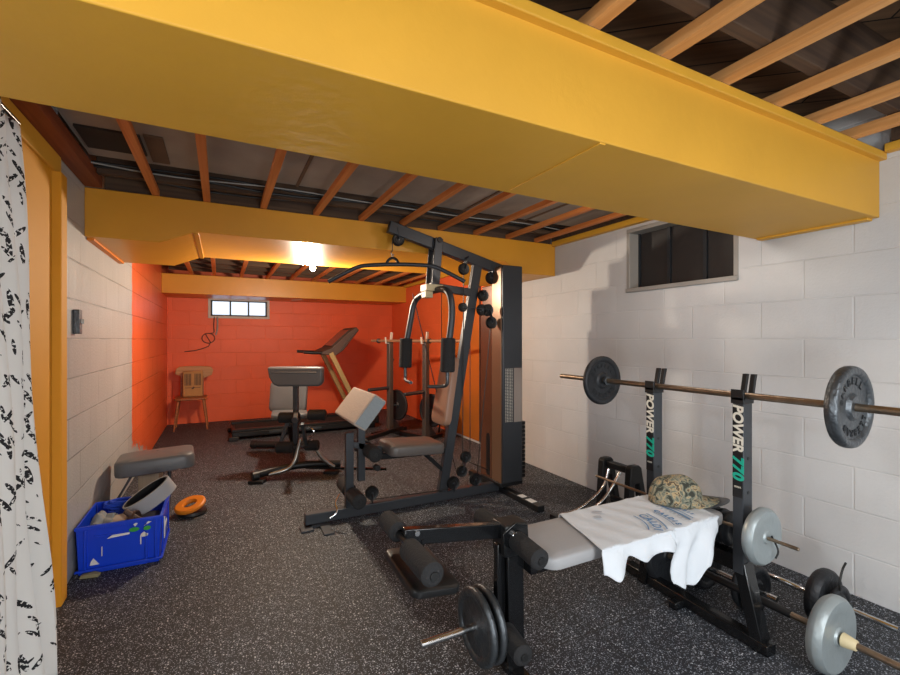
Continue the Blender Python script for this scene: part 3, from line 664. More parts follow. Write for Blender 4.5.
for k, y in enumerate(uy):
    sgn = -1 if k == 0 else 1
    u_ = MB().box(BX-.032, BX+.032, y-.022, y+.022, .285, 1.0)
    u_.build('upright', 'metal', t_, bevel=.004)
    MB().bar((BX, y, .33), (BX+.005 if k == 0 else BX+.02, y+sgn*.075, .0), .048, .062, (1, 0, 0)).build('splayed_leg', 'black', t_, bevel=.004)
    # catch: black saddle and two slanted horns
    c = MB().box(BX-.038, BX+.036, y-.026, y+.026, .985, 1.012).prism([(BX-.038, y-.026, 1.0), (BX-.026, y-.026, 1.0), (BX-.026, y-.026, 1.04), (BX-.038, y-.026, 1.045)], (0, .052, 0))
    c.prism([(BX+.022, y-.026, 1.0), (BX+.036, y-.026, 1.0), (BX+.062, y-.026, 1.105), (BX+.045, y-.026, 1.105)], (0, .020, 0)).prism([(BX+.022, y+.006, 1.0), (BX+.036, y+.006, 1.0), (BX+.062, y+.006, 1.105), (BX+.045, y+.006, 1.105)], (0, .020, 0))
    c.build('bar_catch', 'satin', t_, bevel=.002)
    for z in (.76, .62, .50, .385): MB().cyl((BX+.002, y-.0235, z), (BX+.002, y-.0215, z), .007 if z > .45 else .010, 12).build('adjustment_hole', 'plastic', t_)
    MB().box(BX-.0335, BX-.0315, y-.0205, y+.0205, .60, .98).build('label_strip', 'satin', t_)
    text('power_lettering', 'POWER', .056, 'letters', t_, (BX-.0342, y, .885), (0, 0, -1), (0, -1, 0), .0006, spacing=1.0, shear=.15, bold=.0019)
    text('number_lettering', '770', .060, 'teal', t_, (BX-.0342, y, .722), (0, 0, -1), (0, -1, 0), .0006, spacing=1.12, shear=.15, bold=.0026)
    text('small_lettering', 'SERIES', .010, 'letters', t_, (BX-.0342, y, .642), (0, -1, 0), (0, 0, 1), .0004)
# thin storage rod through the uprights
MB().cyl((BX, .90, .462), (BX, 1.92, .462), .007, 12).build('storage_rod', 'barsteel', t_)
# leg developer
PX, PY = .962, 1.39
for y in (PY-.03, PY+.03): MB().prism([(PX-.03, y-.008, .03), (PX+.04, y-.008, .03), (PX+.035, y-.008, .50), (PX-.035, y-.008, .50)], (0, .016, 0)).build('front_post', 'black', t_, bevel=.003)
MB().box(PX-.05, PX+.05, PY-.045, PY+.045, .46, .575).build('pivot_block', 'satin', t_, bevel=.006)
MB().prism([(PX-.06, PY-.052, .47), (PX+.05, PY-.052, .49), (PX+.045, PY-.052, .57), (PX-.01, PY-.052, .585), (PX-.065, PY-.052, .555)], (0, .006, 0)).build('pivot_plate', 'black', t_, bevel=.003)
s_ = MB().cyl((PX-.02, PY-.065, .545), (PX-.02, PY+.06, .545), .012, 14).cyl((PX+.0, PY-.062, .50), (PX, PY+.06, .50), .009, 12); s_.build('pivot_bolt', 'chrome', t_)
MB().bar((PX, 1.18, .025), (PX+.02, 1.62, .025), .05, .04).build('front_foot', 'black', t_, bevel=.004)
def roller(p0, p1, r, name='foam_roller', cap=True, par=None, m='foam'):
    par = par or t_
    p0, p1 = V(p0), V(p1); d = (p1-p0).normalized()
    a = MB().lathe(p0, d, [(.012, -.001), (r*.6, -.001), (r-.008, .001), (r, .010), (r*1.0, (p1-p0).length-.010), (r-.008, (p1-p0).length-.001), (.012, (p1-p0).length)], 28).build(name, m, par)
    if cap: MB().cyl(p0-d*.006, p0+d*.002, .013, 14).build('end_cap', 'plastic', a)
    return a
roller((PX-.02, 1.18, .518), (PX-.005, 1.345, .52), .035); roller((PX-.005, 1.60, .518), (PX-.005, 1.45, .518), .037)
MB().cyl((PX-.01, 1.18, .517), (PX-.005, 1.59, .518), .011, 12).build('roller_axle', 'satin', t_)
# raised curl lever with two rollers
LX, LZ = .535, .600
MB().bar((PX-.03, PY, .545), (LX, PY-.0, LZ), .032, .052).build('curl_lever', 'black', t_, bevel=.003)
s_ = MB().cyl((LX+.045, PY-.020, LZ+.006), (LX+.045, PY-.014, LZ+.006), .009, 12); s_.build('lever_bolt', 'chrome', t_)
roller((LX-.005, 1.135, LZ-.012), (LX-.005, 1.325, LZ-.012), .035); roller((LX, 1.555, LZ-.002), (LX, 1.42, LZ-.002), .034)
MB().cyl((LX-.005, 1.14, LZ-.012), (LX, 1.55, LZ-.002), .010, 12).build('roller_axle', 'satin', t_)
MB().pad((.578, 1.345, .500), .16, .30, .028, (0, R(6), R(-2)), r=.03, dome=.1).build('curl_pad', 'plastic', t_)
MB().bar((.60, 1.385, .50), (.60, 1.385, .58), .03, .008).build('pad_bracket', 'black', t_)
# lower lever with weight peg and rollers
MB().bar((PX-.045, PY, .50), (PX-.05, PY, .17), .028, .035, (1, 0, 0)).build('leg_lever', 'black', t_, bevel=.003)
MB().cyl((.600, PY, .220), (PX-.03, PY, .220), .0125, 16).build('weight_peg', 'chrome', t_)
roller((PX-.07, 1.205, .200), (PX-.05, 1.35, .20), .035); MB().cyl((PX-.06, 1.21, .195), (PX-.05, 1.56, .20), .010, 12).build('roller_axle', 'satin', t_)
roller((PX-.05, 1.57, .20), (PX-.05, 1.44, .20), .035)
# lever rod (chrome) low behind the front post
MB().tube([(.70, 1.62, .46), (.73, 1.61, .48), (.93, 1.50, .50)], .007, 10, 1).build('link_rod', 'chrome', t_)

ringA = [([('STANDARD', 0, 17), ('25 LB', 180, -17)], 1)]
plate('weight_plate', (.818, PY, .220), (1, 0, 0), .130, .026, 'iron', 'worn iron plate on the low chrome bench peg, the one nearer the peg tip', 'plates on the low bench peg', bore=.0128)
plate('weight_plate', (.857, PY, .220), (1, 0, 0), .130, .026, 'iron', 'worn iron plate on the low chrome bench peg, the one against the post', 'plates on the low bench peg', bore=.0128)

# barbell resting on the uprights
t_ = thing('barbell', (BX, 1.3, 1.012), 'long worn brown steel barbell resting across the lettered bench uprights', 'barbell')
MB().cyl((BX, .10, BZ), (BX, 2.22, BZ), .0138, 20).build('bar_shaft', 'barsteel', t_)
MB().lathe((BX, .780, BZ), (0, 1, 0), [(.013, -.020), (.024, -.018), (.024, -.004), (.013, -.002)], 20).build('collar', 'iron', t_)
MB().lathe((BX, 1.85, BZ), (0, 1, 0), [(.013, -.020), (.024, -.018), (.024, -.004), (.013, -.002)], 20).build('collar', 'iron', t_)
letA = [([('BARBELL', 0, 19), ('STANDARD', 180, -17)], -1)]
plate('weight_plate', (BX, .748, BZ), (0, 1, 0), .142, .040, 'iron', 'large grey hammered iron plate on the near end of the raised barbell', 'plates on the raised barbell', bore=.0142, letters=[([('BARBELL', -20, 19), ('BARBELL', 170, -17)], -1)])
plate('weight_plate', (BX, 1.875, BZ), (0, 1, 0), .138, .030, 'dark_iron', 'dark iron plate on the far end of the raised barbell, against the grey wall', 'plates on the raised barbell', bore=.0142, letters=[([('BARBELL', -5, 19), ('BARBELL', 180, -17)], -1)])

# plates on the storage rod
plate('weight_plate', (BX, 1.030, .462), (0, 1, 0), .114, .045, 'silver', 'silver-grey round plate hung on the thin rod beside the near bench upright', bore=.0073, hub=.02, style='vinyl')
t_ = thing('dumbbell', (2.012, 1.30, .335), 'squat black dumbbell resting on the rear cross beam of the bench, beyond the shirt', 'dumbbell')
MB().cyl((2.012, 1.14, .413), (2.012, 1.47, .413), .012, 14).build('handle', 'chrome', t_)
for y in (1.20, 1.24, 1.28, 1.38, 1.42): plate('end_plate', (2.012, y, .413), (0, 1, 0), .076, .036, 'dark_iron', None, parent=t_, bore=.0125, hub=.02, style='vinyl')
o = MB().tube([(BX+.009, .998, .472), (BX+.03, .995, .44), (BX+.035, .985, .41), (BX+.02, .99, .385)], .0035, 8, 2).build('plate_tie', 'cable'); tag(o, 'thin black tie hanging from the hole of the silver plate on the bench', 'tie')

# floor barbell with silver plate (runs away under the bench)
FX = 2.045
t_ = thing('barbell', (FX, 1.0, .14), 'steel bar on the floor behind the near bench upright, silver plate on its end', 'barbell')
MB().cyl((FX, .35, .142), (FX, 1.62, .142), .0125, 18).build('bar_shaft', 'barsteel', t_)
MB().cyl((FX, .98, .142), (FX, 1.50, .142), .0165, 18).build('bar_sleeve', 'satin', t_)
MB().cyl((FX, .77, .142), (FX, .815, .142), .019, 20, .026).build('collar', 'cream', t_)
plate('weight_plate', (FX, .848, .142), (0, 1, 0), .142, .055, 'silver', 'big silver-grey plate at the bottom right, on the near end of the floor bar', bore=.0128, hub=.03, style='vinyl')
plate('weight_plate', (FX, 1.56, .142), (0, 1, 0), .142, .055, 'dark_iron', 'black plate on the far end of the floor bar under the bench', bore=.0128, style='vinyl')

# curl bar behind it
CX, CZ = 2.345, .123
t_ = thing('curl_bar', (CX, 1.2, .1), 'short chrome curl bar with a bend lying by the wall, black plates on both ends', 'curl bar')
MB().tube([(CX+.01, .76, .116), (CX, 1.05, .117), (CX, 1.10, .117), (CX-.02, 1.17, .13), (CX-.02, 1.30, .118), (CX, 1.36, .117), (CX, 1.72, .117)], .0125, 14, 2).build('bar_shaft', 'chrome', t_)
MB().cyl((CX+.004, .905, .117), (CX+.003, .93, .117), .028, 20).build('collar', 'satin', t_)
plate('weight_plate', (CX, 1.00, CZ), (0, 1, 0), .123, .055, 'dark_iron', 'black plate on the near end of the curl bar by the right wall', bore=.0128, style='vinyl')
plate('weight_plate', (CX, .955-.01, CZ), (0, 1, 0), .078, .026, 'dark_iron', 'small black plate outside the larger one on the curl bar near end', bore=.0128)
plate('weight_plate', (CX, 1.57, CZ), (0, 1, 0), .118, .055, 'dark_iron', 'black plate on the far end of the curl bar by the right wall', bore=.0128, style='vinyl')
o = MB().tube([(CX-.03, .930, .195), (CX-.035, .93, .23), (CX-.01, .93, .28), (CX+.02, .93, .30)], .0045, 8, 2).build('wire_tie', 'cable'); tag(o, 'bent black wire sticking up from the curl bar plates', 'wire')
# dumbbell just behind the near upright
DX = 2.18
t_ = thing('dumbbell', (DX, 1.38, 0), 'black dumbbell with chrome handle ends on the floor behind the near bench upright', 'dumbbell')
MB().cyl((DX, 1.10, .105), (DX, 1.50, .105), .0125, 16).build('handle', 'chrome', t_)
for y in (1.19, 1.23, 1.42, 1.46): plate('end_plate', (DX, y, .105), (0, 1, 0), .104, .034, 'dark_iron', None, parent=t_, bore=.0128)

# T-shirt draped over the bench
def shirt():
    nu, nv = 96, 96; vs = []; fs = []
    edgeN, edgeF, top = 1.160, 1.478, .504
    def hem(x):
        pts = [(1.20, .425), (1.235, .40), (1.275, .415), (1.32, .462), (1.40, .425), (1.50, .445), (1.555, .435), (1.59, .30), (1.64, .275), (1.69, .262), (1.725, .262), (1.78, .34), (1.86, .45)]
        if x <= pts[0][0]: return pts[0][1]
        for (a, b), (c, d_) in zip(pts, pts[1:]):
            if x <= c: t = (x-a)/(c-a); t = t*t*(3-2*t); return b+(d_-b)*t
        return pts[-1][1]
    for i in range(nu+1):
        s = i/nu; x0 = 1.195+s*.665
        Ln = top-hem(x0)
        xf = x0+.02
        tot = Ln+(edgeF-edgeN)+.03
        for j in range(nv+1):
            d = j/nv*tot; w = noise.noise(V((x0*7, d*5, 1.3)))
            if d < Ln:
                q = Ln-d; k = min(1, q/.05); x = x0-.10*(q/.25)*(s**3); y = edgeN-.012*k-.03*q*0-(.016*math.sin(x0*46+q*8)+.012*math.sin(x0*21+1))*min(1, q/.12); z = top-q
                if q < .025: z = top-.0-(q*q/.05); y = edgeN-.0
                x += .012*math.sin(q*20+x0*9)*min(1, q/.1)
            elif d < Ln+edgeF-edgeN:
                y = edgeN+(d-Ln); x = x0+.26*(y-edgeN)*(1-s)+.02*s*math.sin((y-edgeN)*9); z = top+.0035+.0045*w+.0016*math.sin((x0*2.2+y*1.2)*26)
            else:
                q = d-Ln-(edgeF-edgeN); x = x0+.083*(1-s); y = edgeF+.008; z = top-q
            vs.append((x, y, z))
    for i in range(nu):
        for j in range(nv): a = i*(nv+1)+j; fs.append((a, a+1, a+nv+2, a+nv+1))
    t = thing('t_shirt', (1.55, 1.33, .52), 'white T-shirt with faded blue lettering draped over the front bench pad', 't-shirt')
    MB().add(vs, fs).build('shirt_cloth', 'shirt', t, solid=.004)
    # arched faded lettering, reading along the bench from its near side
    zz = top+.0115; C0 = V((1.375, 1.315, zz))
    def line(word, r, a0, a1, size, m, name, bold):
        objs = []
        for k, c in enumerate(word):
            a = R(a0+(a1-a0)*k/(len(word)-1)); rad = V((math.cos(a), math.sin(a), 0)); tg = V((math.sin(a), -math.cos(a), 0))
            objs.append(text('c', c, size, m, t, C0+rad*r, tg, rad, .0004, bold=bold))
        merge(objs, name)
    def arc(r0, r1, a0, a1, name='shirt_print', m='print_blue', n=24):
        v = []; f = []
        for k in range(n+1):
            a = R(a0+(a1-a0)*k/n); v += [C0+V((r0*math.cos(a), r0*math.sin(a), -.0003)), C0+V((r1*math.cos(a), r1*math.sin(a), -.0003))]
        for k in range(n): f.append((2*k, 2*k+1, 2*k+3, 2*k+2))
        MB().add(v, f).build(name, m, t, smooth=False)
    line('CALDI', .190, -6, -47, .046, 'print_blue', 'shirt_lettering', .001)
    arc(.222, .228, -2, -42); arc(.154, .159, 0, -52)
    line('CALDIS', .285, -2, -29, .030, 'print_blue', 'shirt_lettering', .0015); arc(.262, .265, -2, -32)
    line('calendar', .335, 4, -22, .020, 'print_grey', 'shirt_lettering', .0006); arc(.352, .362, 4, -22); arc(.376, .381, 4, -20)
    line('CALDIS', .405, 0, -14, .018, 'print_blue', 'shirt_lettering', .001)
    arc(.05, .075, 88, 62, 'faint_print', 'print_grey'); arc(.11, .125, 72, 52, 'faint_print', 'print_grey')
shirt()

# camouflage cap
def cap():
    c = V((1.835, 1.345, .514)); d = V((.86, -.51, 0)).normalized(); sd = V((.51, .86, 0))
    t = thing('camo_cap', c, 'camouflage baseball cap lying on the shirt beside the bench upright', 'cap')
    vs = []; fs = []; nu, nv = 40, 14
    for j in range(nv+1):
        ph = R(90*j/nv)
        for k in range(nu):
            a = 2*math.pi*k/nu; rr = math.sin(ph)**.8
            p = c+d*(math.cos(a)*.112*rr)+sd*(math.sin(a)*.085*rr)+V((0, 0, .118*math.cos(ph)**.8))
            p += V((0, 0, 1))*.010*noise.noise(p*14)+d*.008*noise.noise(p*17+V((3, 0, 0))); vs.append(p)
    for j in range(nv):
        for k in range(nu): fs.append((j*nu+k, (j+1)*nu+k, (j+1)*nu+(k+1) % nu, j*nu+(k+1) % nu))
    MB().add(vs, fs).build('crown', 'camo', t, solid=.003)
    MB().sphere(c+V((0, 0, .117)), (.008, .008, .005), 10, 6).build('top_button', 'camo', t)
    def brim(off, L, m, name, z0, ww=.078):
        v = []; f = []; n = 16; r = 6
        for i in range(r+1):
            for k in range(n+1):
                a = (k/n-.5)*2; base = math.sqrt(max(0, 1-(a*.9)**2)); tt = i/r
                x = .085*base+tt*L*math.sqrt(max(.04, 1-(a*.95)**2))
                v.append(c+d*(off+x)+sd*(a*ww)+V((0, 0, z0-.02*a*a+.012*(1-tt))))
        for i in range(r):
            for k in range(n): q = i*(n+1)+k; f.append((q, q+1, q+n+2, q+n+1))
        MB().add(v, f).build(name, m, t, solid=.004)
    brim(0, .105, 'camo', 'brim', .016)
    MB().tube([c+d*(.098*math.cos(R(a)))+sd*(.078*math.sin(R(a)))+V((0, 0, .03)) for a in range(-60, 61, 12)], .006, 8, 1).build('brim_seam', 'tan_trim', t)
    c2 = c+d*.045+sd*.035+V((0, 0, -.003)); c = c2
    t2 = t
    brim(.0, .125, 'greycap', 'under_brim', .007, .07)
cap()

# ab trainer with curved chrome rails by the right wall
t_ = thing('ab_trainer', (2.4, 2.3, 0), 'black ramp frame with two curved chrome rails by the right wall behind the bench', 'exercise machine')
ax, ay0, ay1 = 2.43, 2.10, 2.34
for y in (ay0, ay1):
    MB().prism([(ax-.06, y-.02, .0), (ax+.0, y-.02, .0), (ax+.01, y-.02, .29), (ax+.05, y-.02, .29), (ax+.10, y-.02, .0), (ax+.16, y-.02, .0), (ax+.07, y-.02, .395), (ax+.05, y-.02, .41), (ax-.01, y-.02, .41), (ax-.03, y-.02, .395)], (0, .05, 0)).build('side_frame', 'satin', t_, bevel=.006)
MB().bar((ax+.02, ay0, .37), (ax+.02, ay1, .37), .05, .045).build('top_bar', 'satin', t_, bevel=.006)
MB().bar((ax+.07, ay0, .12), (ax+.07, ay1, .12), .03, .03).build('lower_bar', 'satin', t_, bevel=.004)
for P in ([(2.42, 2.29, .345), (2.37, 2.286, .215), (2.26, 2.325, .119), (2.18, 2.356, .067), (2.08, 2.42, .03)], [(2.42, 2.19, .345), (2.36, 2.205, .247), (2.28, 2.208, .17), (2.20, 2.218, .125), (2.06, 2.26, .03)]):
    MB().tube(P, .010, 12, 2).build('chrome_rail', 'chrome', t_)
MB().bar((2.06, 2.20, .02), (2.06, 2.46, .02), .05, .035).build('front_foot', 'satin', t_, bevel=.004)

# ================================================================== HOME GYM
G = 3.12
t_ = thing('home_gym', (1.4, G, 0), 'tall charcoal multi-station home gym with weight tower, standing in the middle of the room', 'home gym')
MB().bar((.50, G, .045), (2.10, G, .045), .06, .07).build('base_beam', 'metal', t_, bevel=.005)
MB().box(.50, .60, 3.06, 3.18, 0, .012).box(.585, .65, 2.90, 3.09, 0, .010).build('front_foot', 'metal', t_, bevel=.002)
MB().box(.46, .54, 3.0, 3.09, 0, .012).build('front_foot', 'metal', t_, bevel=.002)
MB().bar((2.06, 2.58, .025), (2.06, 3.60, .025), .06, .045).build('rear_foot', 'satin', t_, bevel=.004)
MB().box(2.035, 2.085, 2.66, 2.74, .048, .050).box(2.035, 2.085, 2.78, 2.84, .048, .050).build('foot_sticker', 'white', t_)
MB().bar((1.525, G, .08), (1.838, G, 1.845), .052, .075, (1, 0, 0)).build('mast', 'metal', t_, bevel=.005)
MB().bar((1.09, G, 2.075), (2.06, G, 1.825), .055, .085).build('top_boom', 'metal', t_, bevel=.005)
for y in (G-.055, G+.055): MB().bar((1.475, y, 2.02), (1.44, y, 1.62), .012, .065, (1, 0, 0)).build('hanger_plate', 'metal', t_, bevel=.003)
MB().cyl((1.475, G-.07, 2.005), (1.475, G+.07, 2.005), .022, 16).build('hanger_bolt', 'satin', t_)
MB().bar((1.42, G, 1.655), (1.84, G, 1.62), .05, .06).build('press_arm', 'metal', t_, bevel=.005)
MB().box(1.36, 1.50, G-.075, G+.04, 1.615, 1.665).box(1.36, 1.42, G-.06, G+.02, 1.565, 1.613).build('arm_bracket', 'cream', t_, bevel=.003)
yn, yf = 2.83, 3.45
MB().tube([(1.44, yn, 1.24), (1.465, yn, 1.42), (1.46, yn+.01, 1.56), (1.45, yn+.08, 1.62), (1.45, G, 1.625), (1.44, yf-.08, 1.61), (1.42, yf-.01, 1.55), (1.40, yf, 1.42), (1.365, yf, 1.24)], .024, 16, 2).build('butterfly_arm', 'metal', t_)
for y, x in ((yn, 1.438), (yf, 1.362)):
    p = MB().lathe((x-.012, y, 1.02), (.03, 0, 1), [(.015, 0), (.045, 0), (.052, .008), (.052, .232), (.045, .24), (.015, .24)], 24).build('arm_pad', 'foam', t_)
    sg = 1 if y == yn else -1; MB().tube([(x-.012, y, 1.04), (x-.012, y, .975), (x-.012, y, .935), (x-.02, y+.03*sg, .915), (x-(.11 if sg > 0 else .03), y+(.12 if sg > 0 else .17)*sg, .91)], .013, 12, 2).build('arm_handle', 'iron', t_)
def pulley(x, y, z, r=.045, w_=.022, br=None, dirv=(0, 1, 0)):
    a = MB().lathe(V((x, y, z))-V(dirv)*w_/2, dirv, [(.006, 0), (r*.5, 0), (r*.55, .004), (r*.85, .004), (r, .0), (r*.86, w_/2), (r, w_), (r*.85, w_-.004), (r*.55, w_-.004), (r*.5, w_), (.006, w_)], 28).build('pulley', 'plastic', t_)
    MB().cyl((x, y-w_*.8, z), (x, y+w_*.8, z), .008, 12).build('pulley_bolt', 'iron', a)
    if br: MB().bar((x, y-.018, z), (br[0], y-.018, br[1]), .003, .03, (0, 1, 0)).bar((x, y+.018, z), (br[0], y+.018, br[1]), .003, .03, (0, 1, 0)).build('pulley_bracket', 'metal', t_)
pulley(1.165, G, 1.985, .045, br=(1.15, 2.07)); pulley(1.69, G-.05, 1.80, .045, br=(1.72, 1.90)); pulley(1.975, G, 1.755, .05, br=(1.96, 1.86)); pulley(1.86, G-.06, 1.60, .045, br=(1.84, 1.64))
pulley(1.67, G-.07, 1.50, .035); pulley(1.845, G-.065, 1.485, .045); pulley(1.90, G-.065, 1.485, .048); pulley(1.935, G-.065, 1.385, .048)
MB().bar((1.90, G-.09, 1.485), (1.935, G-.09, 1.385), .004, .035, (0, 1, 0)).bar((1.67, G-.085, 1.50), (1.92, G-.085, 1.49), .004, .03, (0, 1, 0)).build('pulley_yoke', 'metal', t_)
pulley(1.735, G, .315, .045); pulley(1.70, G, .205, .045, br=(1.735, .315)); pulley(1.825, G, .125, .05, br=(1.825, .08)); pulley(1.60, G-.045, .14, .05, br=(1.60, .08)); pulley(.965, G, .150, .048, br=(.965, .08)); pulley(.83, G+.06, .13, .042, br=(.83, .08))
# cables
def cable(P, m='cable'): MB().tube(P, .0035, 6).build('steel_cable', m, t_)
cable([(1.69, G-.05, 1.755), (1.69, G-.03, .32)]); cable([(1.775, G, 1.60), (1.775, G, .32)]); cable([(1.12, G, 1.985), (1.12, G, 1.90)]); cable([(1.165, G, 2.03), (1.70, G-.04, 1.845)])
cable([(1.93, G-.06, 1.35), (1.83, G-.02, .17)]); cable([(1.30, G+.05, 1.60), (1.66, G+.03, .22)]); cable([(.97, G, .10), (1.60, G-.04, .095)]); cable([(1.75, G-.03, .28), (1.95, G, .18)])
# hook
MB().tube([(1.12, G, 1.905), (1.108, G, 1.885), (1.12, G, 1.865), (1.13, G, 1.875)], .005, 8, 1).build('cable_hook', 'chrome', t_)
# seat and seat post
MB().pad((1.245, G-.06, .468), .42, .32, .07, (0, R(3), 0), r=.05, dome=.12).build('seat_pad', 'gym_vinyl', t_)
MB().bar((1.02, G-.03, .41), (1.58, G, .39), .04, .04).build('seat_rail', 'satin', t_, bevel=.004)
MB().bar((1.36, G, .40), (1.56, G, .21), .025, .03).build('seat_brace', 'satin', t_, bevel=.003)
# back pad
MB().pad((1.535, G-.04, .86), .52, .25, .055, (0, R(-80), 0), r=.05, dome=.12, taper=.82).build('back_pad', 'lit_vinyl', t_)  # orange light painted into the vinyl colour
# front post with rollers
MB().bar((.80, G, .07), (.80, G, .60), .05, .055, (1, 0, 0)).build('front_post', 'metal', t_, bevel=.004)
MB().bar((.885, G-.0, .25), (.885, G-.0, .64), .045, .05, (1, 0, 0)).build('pad_post', 'metal', t_, bevel=.004)
MB().bar((.80, G, .52), (1.05, G, .45), .045, .045).build('post_link', 'metal', t_, bevel=.004)
roller((.935, 2.93, .465), (.935, 3.09, .465), .05); roller((.935, 3.33, .465), (.935, 3.16, .465), .05); MB().cyl((.935, 2.94, .465), (.935, 3.32, .465), .011, 12).build('roller_axle', 'satin', t_)
roller((.815, 2.90, .175), (.815, 3.08, .175), .05); roller((.815, 3.36, .175), (.815, 3.16, .175), .05); MB().cyl((.815, 2.91, .175), (.815, 3.35, .175), .011, 12).build('roller_axle', 'satin', t_)
MB().cyl((.965, 2.985, .36), (.965, 3.03, .36), .022, 16).build('adjusting_knob', 'plastic', t_)
MB().tube([(.72, 3.05, .20), (.68, 3.03, .15), (.70, 3.0, .10), (.64, 3.0, .07)], .006, 8, 2).build('chain', 'chrome', t_)
# preacher pad
MB().prism([(.910, 2.86, .890), (.992, 2.86, .832), (.842, 2.86, .645), (.758, 2.86, .700)], (0, .55, 0)).build('preacher_pad', 'grey_cloth', t_, bevel=.014)
MB().prism([(.908, 2.856, .878), (.980, 2.856, .828), (.842, 2.856, .658), (.772, 2.856, .706)], (0, .004, 0)).build('preacher_pad_end', 'blue_grey', t_, bevel=.001)
# tower
tx0, tx1 = 1.99, 2.185
MB().box(tx0+.006, tx1, 2.98, 3.065, .10, 1.845).box(tx0+.02, tx1, 3.065, 3.14, 1.48, 1.84).build('tower_column', 'metal', t_, bevel=.006)
MB().box(tx0, tx0+.008, 3.0, 3.135, .10, 1.835).build('tower_side_panel', 'bronze', t_, bevel=.002)
MB().box(tx0+.002, tx1-.02, 3.137, 3.32, .08, 1.46).build('weight_stack_cover', 'smoke', t_, bevel=.006)
MB().box(tx0+.006, tx1-.03, 3.14, 3.30, 1.465, 1.70).build('upper_shield', 'smoke', t_, bevel=.006)
s_ = MB(); pts = [(tx0-.001, 3.195+.026*math.cos(R(a)), .44+.028*math.sin(R(a))) for a in range(0, 181, 20)]+[(tx0-.001, 3.169, .12), (tx0-.001, 3.221, .12)]
s_.prism(pts, (.003, 0, 0)).build('pin_slot', 'plastic', t_)
MB().box(tx1-.085, tx1-.004, 2.9765, 2.9805, .585, 1.02).build('number_label', 'grille', t_)
s_ = MB()
for a in range(5):
    for b in range(36): s_.box(tx0+.03+a*.015, tx0+.036+a*.015, 2.9775, 2.981, .59+b*.012, .596+b*.012)
s_.build('perforation', 'letters', t_, smooth=False)
s_ = MB()
for k in range(14): s_.box(tx1+.004, tx1+.045, 3.0, 3.28, .12+k*.033, .148+k*.033)
s_.build('stack_plate', 'satin', t_, bevel=.002)
MB().box(tx0-.01, tx1+.01, 2.99, 3.3, .07, .10).build('tower_foot', 'satin', t_, bevel=.004)

# lat bar, hanging from the hook
def latbar():
    ca, sa = math.cos(YAW), math.sin(YAW); c = V((1.118, G-.01, 1.80)); r_ = V((ca, -sa, 0)); pts = []
    for s in range(-10, 11):
        t = s/10; x = t*.50; z = -.030*abs(t)**2*1.4-(.085*max(0, abs(t)-.55)/.45)
        pts.append(c+r_*(x+.03)+V((0, 0, z)))
    t = thing('lat_bar', c, 'long curved black pull-down bar hanging from the top of the home gym', 'pull-down bar')
    MB().tube(pts, .015, 14, 1).build('bar_shaft', 'metal', t)
    h = MB().tube([c-r_*.045+V((0, 0, .005)), c-r_*.03+V((0, 0, .035)), c+V((0, 0, .05)), c+r_*.03+V((0, 0, .035)), c+r_*.045+V((0, 0, .005))], .010, 10, 2); h.build('bar_bracket', 'satin', t)
    MB().tube([c+V((0, 0, .05)), c+V((-.005, 0, .075))], .006, 8).build('bar_eye', 'chrome', t)
latbar()

# ================================================================== MIDDLE PREACHER / LEG BENCH
rz = -YAW
t_ = thing('leg_curl_bench', (.602, 4.353, 0), 'black leg-curl bench with grey arm pad and chrome bent legs, left of the home gym', 'exercise bench', rz=rz)
Tm = Matrix.Translation((.602, 4.353, 0)) @ Matrix.Rotation(rz, 4, 'Z')
class LM(MB):
    def build(s, name, m, parent=None, **k):
        s.v = [Tm @ p for p in s.v]; return MB.build(s, name, m, parent, **k)
LM().prism([(-.255, 0, .995), (.26, 0, .995), (.262, 0, .86), (.235, 0, .815), (-.15, 0, .812), (-.20, 0, .83), (-.24, 0, .90)], (0, .09, 0)).build('arm_pad', 'vinyl', t_, bevel=.02)
LM().pad((0.0, .06, .93), .44, .10, .10, (R(-60), 0, 0), dome=.1).build('arm_pad_top', 'vinyl', t_)
LM().bar((0, .05, .05), (0, .05, .86), .045, .045, (0, 1, 0)).build('main_post', 'metal', t_, bevel=.004)
LM().pad((-.23, .50, .66), .38, .32, .06, (R(80), 0, 0), r=.05).build('backrest', 'vinyl', t_)
LM().pad((-.17, .36, .50), .34, .38, .05, (0, 0, R(20)), r=.05).build('seat_pad', 'vinyl', t_)
LM().bar((-.08, .1, .45), (-.35, .95, .10), .05, .05).build('main_rail', 'satin', t_, bevel=.004)
LM().tube([(-.80, .98, .05), (-.15, .98, .05)], .038, 16).build('rear_foot', 'satin', t_)
LM().cyl((-.83, .98, .05), (-.77, .98, .05), .045, 16).build('foot_cap', 'plastic', t_)
LM().bar((.01, .03, .57), (.115, -.30, .555), .035, .035).build('curl_lever', 'tube_steel', t_, bevel=.004)
LM().cyl((.112, -.31, .555), (.115, -.29, .555), .028, 18).build('lever_cap', 'metal', t_)
def lroll(a, b, r):
    return roller(Tm @ V(a), Tm @ V(b), r, par=t_)
lroll((-.13, -.02, .53), (.055, -.02, .53), .05); lroll((.30, -.02, .555), (.14, -.02, .555), .05)
lroll((-.155, -.02, .255), (.0, -.02, .255), .052); lroll((.235, -.02, .275), (.11, -.02, .275), .048)
LM().bar((-.14, .02, .26), (-.06, .04, .52), .03, .03, (0, 1, 0)).bar((.0, -.02, .255), (.14, -.02, .275), .02, .02).build('roller_frame', 'iron', t_, bevel=.003)
LM().bar((.13, -.05, .28), (.13, -.16, .50), .028, .028, (1, 0, 0)).build('adjuster', 'iron', t_, bevel=.003)
LM().tube([(.16, -.08, .46), (.20, -.09, .44), (.22, -.09, .40), (.17, -.09, .36)], .006, 8, 2).build('pull_pin', 'chrome', t_)
